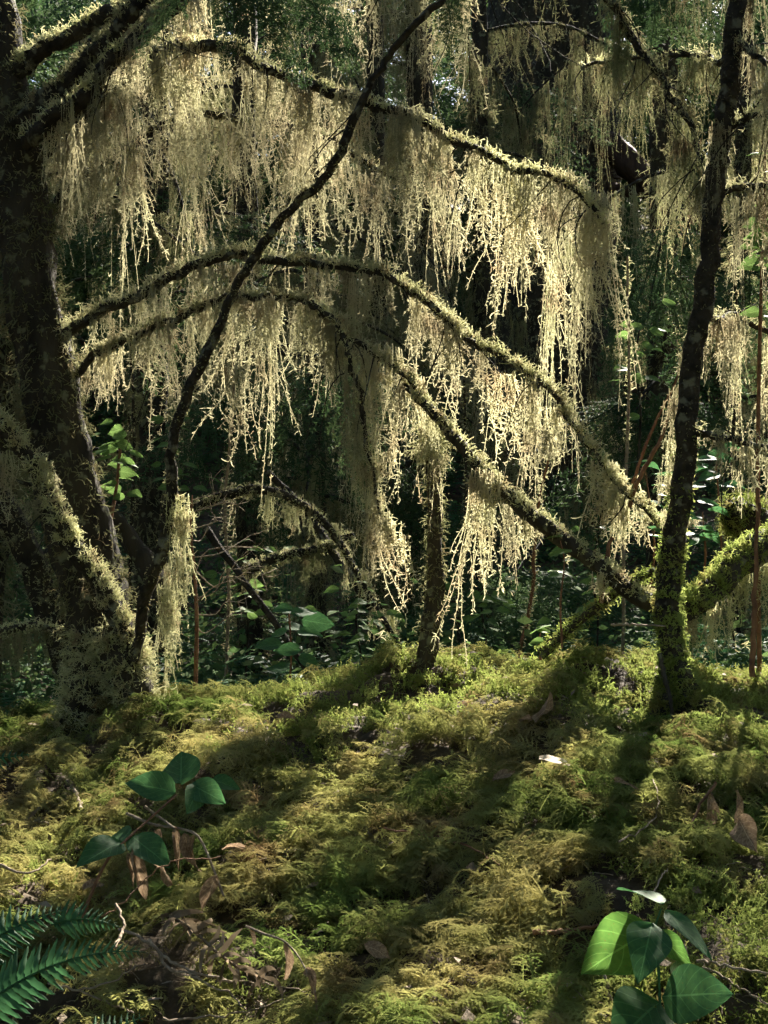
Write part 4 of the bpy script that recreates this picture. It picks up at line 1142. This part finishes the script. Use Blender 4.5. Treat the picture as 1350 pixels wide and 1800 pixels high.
for lab, x, y, s, sd in (('dark fern at the edge left of the thick tree foot', -1.22, 4.45, .8, 1), ('fern with pale blades behind the crest beside the grey salal', -.15, 4.6, .6, 2), ('fern in the hollow just left of the broken stump', .05, 5.3, .8, 0), ('fern deep in the hollow under the arching branch', -.55, 5.4, .8, 1), ('fern behind the huge pole shadow right of the stump', .55, 5.0, .8, 2), ('fern behind the bright mossy log', 1.4, 4.9, .9, 0), ('fern in the hollow below the bare shrub', -.75, 4.8, .6, 2), ('fern far in the hollow between arching branch and stump', -.2, 6.6, 1.0, 0), ('fern far back below the teal hemlock bough', 1.7, 8.0, 1.1, 1), ('fern far back behind the thick tree', -1.6, 7.0, 1.0, 2)):
    fern_far(lab, x, y, s, sd)

# ------------------------------------------------------------------ moss carpet on the mound
def floor_frond(g, r, org, yaw, L, rise):
    n = 9
    t = np.linspace(0, 1, n + 1)
    path = np.stack([L * t, .06 * L * np.sin(4 * t + r.uniform(0, 6)), rise * L * np.sin(math.pi * np.minimum(t * .85 + .05, 1)) - .15 * L * t ** 2], 1)
    cy_, sy_ = math.cos(yaw), math.sin(yaw)
    M = np.array([[cy_, -sy_, 0], [sy_, cy_, 0], [0, 0, 1]])
    path = path @ M.T + org
    g.add(*ribbons(path[None], np.full((1, n + 1), .0007)))
    st, dr, ln = [], [], []
    for i in range(1, n + 1):
        tg = nrm(path[i] - path[i - 1])
        sd = nrm(np.cross(tg, [0, 0, 1.]))
        for s in (-1, 1):
            st.append(path[i] if s > 0 else path[i] * .5 + path[i - 1] * .5)
            dr.append(sd * s + tg * .7 + r.normal(size=3) * .1)
            ln.append(L * .42 * math.sin(math.pi * (.18 + .78 * t[i])) * r.uniform(.8, 1.1))
    st, dr, ln = np.array(st), np.array(dr), np.array(ln)
    pn = strands(st, dr, ln, 5, grav=.14, wig=.05, r=r)
    g.add(*ribbons(pn, np.array([[.0011, .0011, .0011, .0009, .0004]]) * np.ones((len(st), 1)), np.array([[[0, 0, 1.]]])))
    # leaflets
    q = np.repeat(pn, 6, 0)
    j = np.tile(np.array([1, 1, 2, 2, 3, 3]), len(pn))
    p = q[np.arange(len(q)), j] + r.normal(size=(len(q), 3)) * .0004
    tg = nrm(q[np.arange(len(q)), j] - q[np.arange(len(q)), j - 1])
    sg = np.tile(np.array([1, -1] * 3), len(pn))[:, None]
    sd = nrm(np.cross(tg, [0, 0, 1.])) * sg
    d = nrm(sd + tg * .8 + r.normal(size=p.shape) * .15)
    l = np.repeat(ln, 6)[:, None] * .3
    wv = tg * .0011
    V = np.stack([p - wv, p + wv, p + d * l], 1).reshape(-1, 3)
    g.add(V, None, np.arange(len(p) * 3).reshape(-1, 3))

def floor_clump(seed, nf=5):
    r = np.random.default_rng(seed)
    g = Geo()
    for k in range(nf):
        floor_frond(g, r, np.r_[r.normal(size=2) * .012, r.uniform(-.005, .018)], r.normal() * 1.0, r.uniform(.036, .072), r.uniform(.25, .8))
    return g

def sprig_clump(seed, n=16):
    r = np.random.default_rng(seed)
    st = np.c_[r.normal(size=(n, 2)) * .016, np.zeros(n)]
    pts = strands(st, np.c_[r.normal(size=(n, 2)) * .35, np.ones(n)], r.uniform(.018, .045, n), 6, grav=.05, wig=.12, r=r)
    g = Geo().add(*ribbons(pts, np.full((n, 6), .0006)))
    q = np.repeat(pts, 16, 0)
    u = r.uniform(.8, 4.99, len(q)); i = u.astype(int); f = (u - i)[:, None]
    p = q[np.arange(len(q)), i] * (1 - f) + q[np.arange(len(q)), i + 1] * f
    d = nrm(r.normal(size=p.shape) + [0, 0, .6])
    l = r.uniform(.004, .009, len(q))[:, None]
    wv = nrm(np.cross(d, r.normal(size=p.shape))) * .0013
    V = np.stack([p, p + d * l * .45 + wv, p + d * l, p + d * l * .45 - wv], 1).reshape(-1, 3)
    return g.add(V, np.arange(len(q) * 4).reshape(-1, 4))

FLOORM = [floor_clump(200 + i).mesh('moss_clump', M_FLOOR, smooth=False) for i in range(8)] + [sprig_clump(300 + i).mesh('moss_sprig', M_GREENMOSS, smooth=False) for i in range(4)]

def carpet():
    n = 26000
    y = rng.uniform(1.5, 4.9, n)
    x = rng.uniform(-1, 1, n) * (.34 * y + .75)
    keepn = sinnoise(31, 18, 18, 60)
    dens = np.clip(.55 + .42 * keepn(x, y), .1, 1) * np.clip(1.15 - .13 * y, .3, 1)
    dens *= np.where((x < -.1) & (y < 2.3), .32, np.where(y < 2.2, .55, 1))
    m = rng.uniform(size=n) < dens
    x, y = x[m], y[m]
    n = len(x)
    z = gz(x, y)
    e = .03
    sx, sy = (gz(x + e, y) - gz(x - e, y)) / (2 * e), (gz(x, y + e) - gz(x, y - e)) / (2 * e)
    down = np.arctan2(-sy - .35, -sx)
    yaw = down + rng.normal(size=n) * .9
    sl = np.hypot(sx, sy)
    tilt = np.arctan(np.clip(sx * np.cos(yaw) + sy * np.sin(yaw), -.8, .8))
    rot = np.c_[rng.normal(size=n) * .2, -tilt + rng.normal(size=n) * .2, yaw]
    kn = sinnoise(32, 8, 2, 6)
    spr = kn(x, y) + .7 * x + rng.normal(size=n) * .5 > .8
    idx = np.where(spr, 8 + rng.integers(0, 4, n), rng.integers(0, 8, n))
    sc = rng.uniform(.55, 1.3, n)
    scatter('moss_carpet', np.c_[x, y, z + .004], rot, sc, idx, FLOORM, 'feathery green and yellow moss carpet covering the mound', 'moss')
carpet()

# fallen needles and bits on the soil between the moss
def litter():
    n = 9000
    y = rng.uniform(1.5, 4.2, n); x = rng.uniform(-1, 1, n) * (.34 * y + .6)
    a = rng.uniform(0, 6.28, n)
    l = rng.uniform(.004, .03, n) ** 1.0
    z = gz(x, y) + rng.uniform(.002, .02, n)
    p0 = np.c_[x, y, z]
    d = np.c_[np.cos(a), np.sin(a), rng.normal(size=n) * .25] * l[:, None]
    pts = np.stack([p0, p0 + d * .5 + [0, 0, .001], p0 + d], 1)
    g = Geo().add(*prisms(pts, np.full((n, 3), .0008), 3))
    m = 420
    ix = rng.integers(0, n, m)
    q = p0[ix] + [0, 0, .022]
    a1 = nrm(np.c_[rng.normal(size=(m, 2)), rng.normal(size=m) * .3]) * rng.uniform(.008, .022, m)[:, None]
    a2 = nrm(np.cross(a1, np.array([0, 0, 1.]) + rng.normal(size=(m, 3)) * .4)) * rng.uniform(.004, .010, m)[:, None]
    up = np.array([0, 0, .004])
    g.add(np.stack([q - a1, q + a2 + up, q + a1 * 1.2, q - a2 * .8], 1).reshape(-1, 3), np.arange(m * 4).reshape(-1, 4))
    o = obj('forest_litter', g.mesh('forest_litter', M_TWIG, smooth=False))
    tag(o, 'scattered dry needles and twig bits among the moss', 'litter', kind='stuff')
litter()

# ------------------------------------------------------------------ undergrowth and far wood
def leaf_clump(seed, n, rad, L, mat):
    r = np.random.default_rng(seed)
    p = r.normal(size=(n, 3)) * rad * [.5, .5, .4] + [0, 0, rad * .7]
    d = nrm(r.normal(size=(n, 3)) * [1, 1, .35])
    y = nrm(np.cross(np.array([0, 0, 1.]) + r.normal(size=(n, 3)) * .4, d))
    l = r.uniform(.6, 1.2, n)[:, None] * L
    V = np.stack([p, p + d * l * .5 + y * l * .3, p + d * l - [0, 0, .1 * L], p + d * l * .5 - y * l * .3], 1).reshape(-1, 3)
    return Geo().add(V, np.arange(n * 4).reshape(-1, 4)).mesh('leaf_clump', mat)
UNDER = [leaf_clump(400 + i, 120, .28, .05, M_UNDER) for i in range(3)]
ferns_low = []
for i in range(2):
    g = Geo()
    for q in fern_mesh(9, .5, .085, 18, 60 + i):
        g.add(np.concatenate(q.V), np.concatenate(q.Q))
    ferns_low.append(g.mesh('fern_clump', M_FERN))

n = 2600
y = 4.6 + 24 * rng.uniform(size=n) ** 1.6
x = rng.uniform(-1, 1, n) * (.36 * y + 1.2)
scatter('undergrowth', np.c_[x, y, gz(x, y)], np.c_[rng.normal(size=(n, 2)) * .15, rng.uniform(0, 6.28, n)], rng.uniform(.5, 1.1, n) * (.8 + .03 * y), np.where(rng.uniform(size=n) < .55, rng.integers(2, 5, n), rng.integers(0, 2, n)), ferns_low + UNDER, 'low green ferns and leaves covering the hollow and slope behind', 'undergrowth')

n = 3600
y = rng.uniform(16, 40, n)
x = rng.uniform(-1, 1, n) * (.40 * y + 2)
zg = gz(x, y)
z = zg + rng.uniform(0, 1, n) * np.maximum(1.7 + .38 * y - zg, .5)
scatter('far_wood', np.c_[x, y, z], np.c_[rng.normal(size=n) * .2, .35 + rng.normal(size=n) * .25, rng.uniform(0, 6.28, n)], rng.uniform(.5, 1.1, n), rng.integers(0, 4, n), SPRAY_F, 'shaded mass of hemlock foliage filling the wood far behind', 'forest')

n = 4200
az = rng.uniform(R(42), R(360 - 34), n)
rr = rng.uniform(8, 20, n)
x, y = np.sin(az) * rr, 3 + np.cos(az) * rr
scatter('skylight_block_wood', np.c_[x, y, gz(x, y) + rng.uniform(.2, 1, n) * 12], np.c_[rng.normal(size=n) * .2, .35 + rng.normal(size=n) * .25, rng.uniform(0, 6.28, n)], rng.uniform(.6, 1.2, n), rng.integers(0, 4, n), SPRAY_F, 'unseen hemlock foliage around the sides and behind, added to cut sky light', 'forest')  # foliage outside the view, added to hold back ambient sky light

# ------------------------------------------------------------------ unseen canopy added overhead, gaps shaped to send sun to chosen spots
def canopy():
    n = 6400
    z = rng.uniform(9, 14, n)
    y = rng.uniform(-6, 52, n)
    x = rng.uniform(-16, 26, n)
    p = np.c_[x, y, z]
    # where the sun ray through this bough crosses the bank (plane y = 3.7)
    t = (y - 3.7) / SUN[1]
    X = x - SUN[0] * t
    Z = z - SUN[2] * t
    nz = sinnoise(51, 12, 2.2, 6.5)(X, Z)
    light = np.full(n, .12)
    front = (Z > .3) & (Z < 4.6) & (X > -2.6) & (X < 3.4)
    open_ = ((X > .0) & (X < .8) & (Z > 1.55) & (Z < 2.45)) | ((X > -.1) & (X < 1.5) & (Z > .7) & (Z < 1.5))
    light = np.where(front, np.clip(np.where(open_, 1.0, .62) + .35 * nz * (1 - .8 * open_), 0, 1), light)
    back = (Z <= .3)
    nb = sinnoise(52, 10, .8, 2.5)(X, Z)
    light = np.where(back, np.clip(.72 + .55 * nb, 0, 1), light)
    m = rng.uniform(size=n) > light
    # smaller twigs added along the sun rays to shade chosen spots
    k = 240
    X2, Z2, z2 = rng.uniform(-1.9, 1.6, k), rng.uniform(.5, 3.8, k), rng.uniform(9, 13, k)
    t2 = (z2 - Z2) / SUN[2]
    q = np.c_[X2 + SUN[0] * t2, 3.7 + SUN[1] * t2, z2]
    n2 = sinnoise(53, 12, 3, 9)(X2, Z2)
    sunny = ((X2 > -.05) & (X2 < .75) & (Z2 > 1.6) & (Z2 < 2.5)) | ((X2 > -.05) & (X2 < 1.6) & (Z2 > .6) & (Z2 < 1.7))
    dim = (X2 > -.1) & (X2 < .75) & (Z2 > 2.6)
    low = (Z2 > 1.4) & (Z2 < 2.1)
    keep2 = ((n2 < np.where(low & (X2 < -.05), .05, -.4)) & ~sunny) | (dim & (n2 < .6))
    keep2 |= (X2 > .7) & (X2 < 1.0) & (Z2 > 1.85) & (Z2 < 2.05)
    keep2 |= (X2 > -.75) & (X2 < -.15) & (Z2 > 1.2) & (Z2 < 1.65) & (n2 < .5)
    return p[m], q[keep2]
cp, cp2 = canopy()
nsmall = len(cp2)
cp = np.vstack([cp, cp2])
n = len(cp)
scatter('shade_canopy', cp, np.c_[rng.normal(size=n) * .2, .25 + rng.normal(size=n) * .2, rng.uniform(0, 6.28, n)], np.where(np.arange(n) < n - nsmall, rng.uniform(.35, .8, n), rng.uniform(.2, .42, n)), rng.integers(0, 4, n), SPRAY_F, 'unseen hemlock canopy added high overhead, gaps shaped to dapple the bank', 'forest')
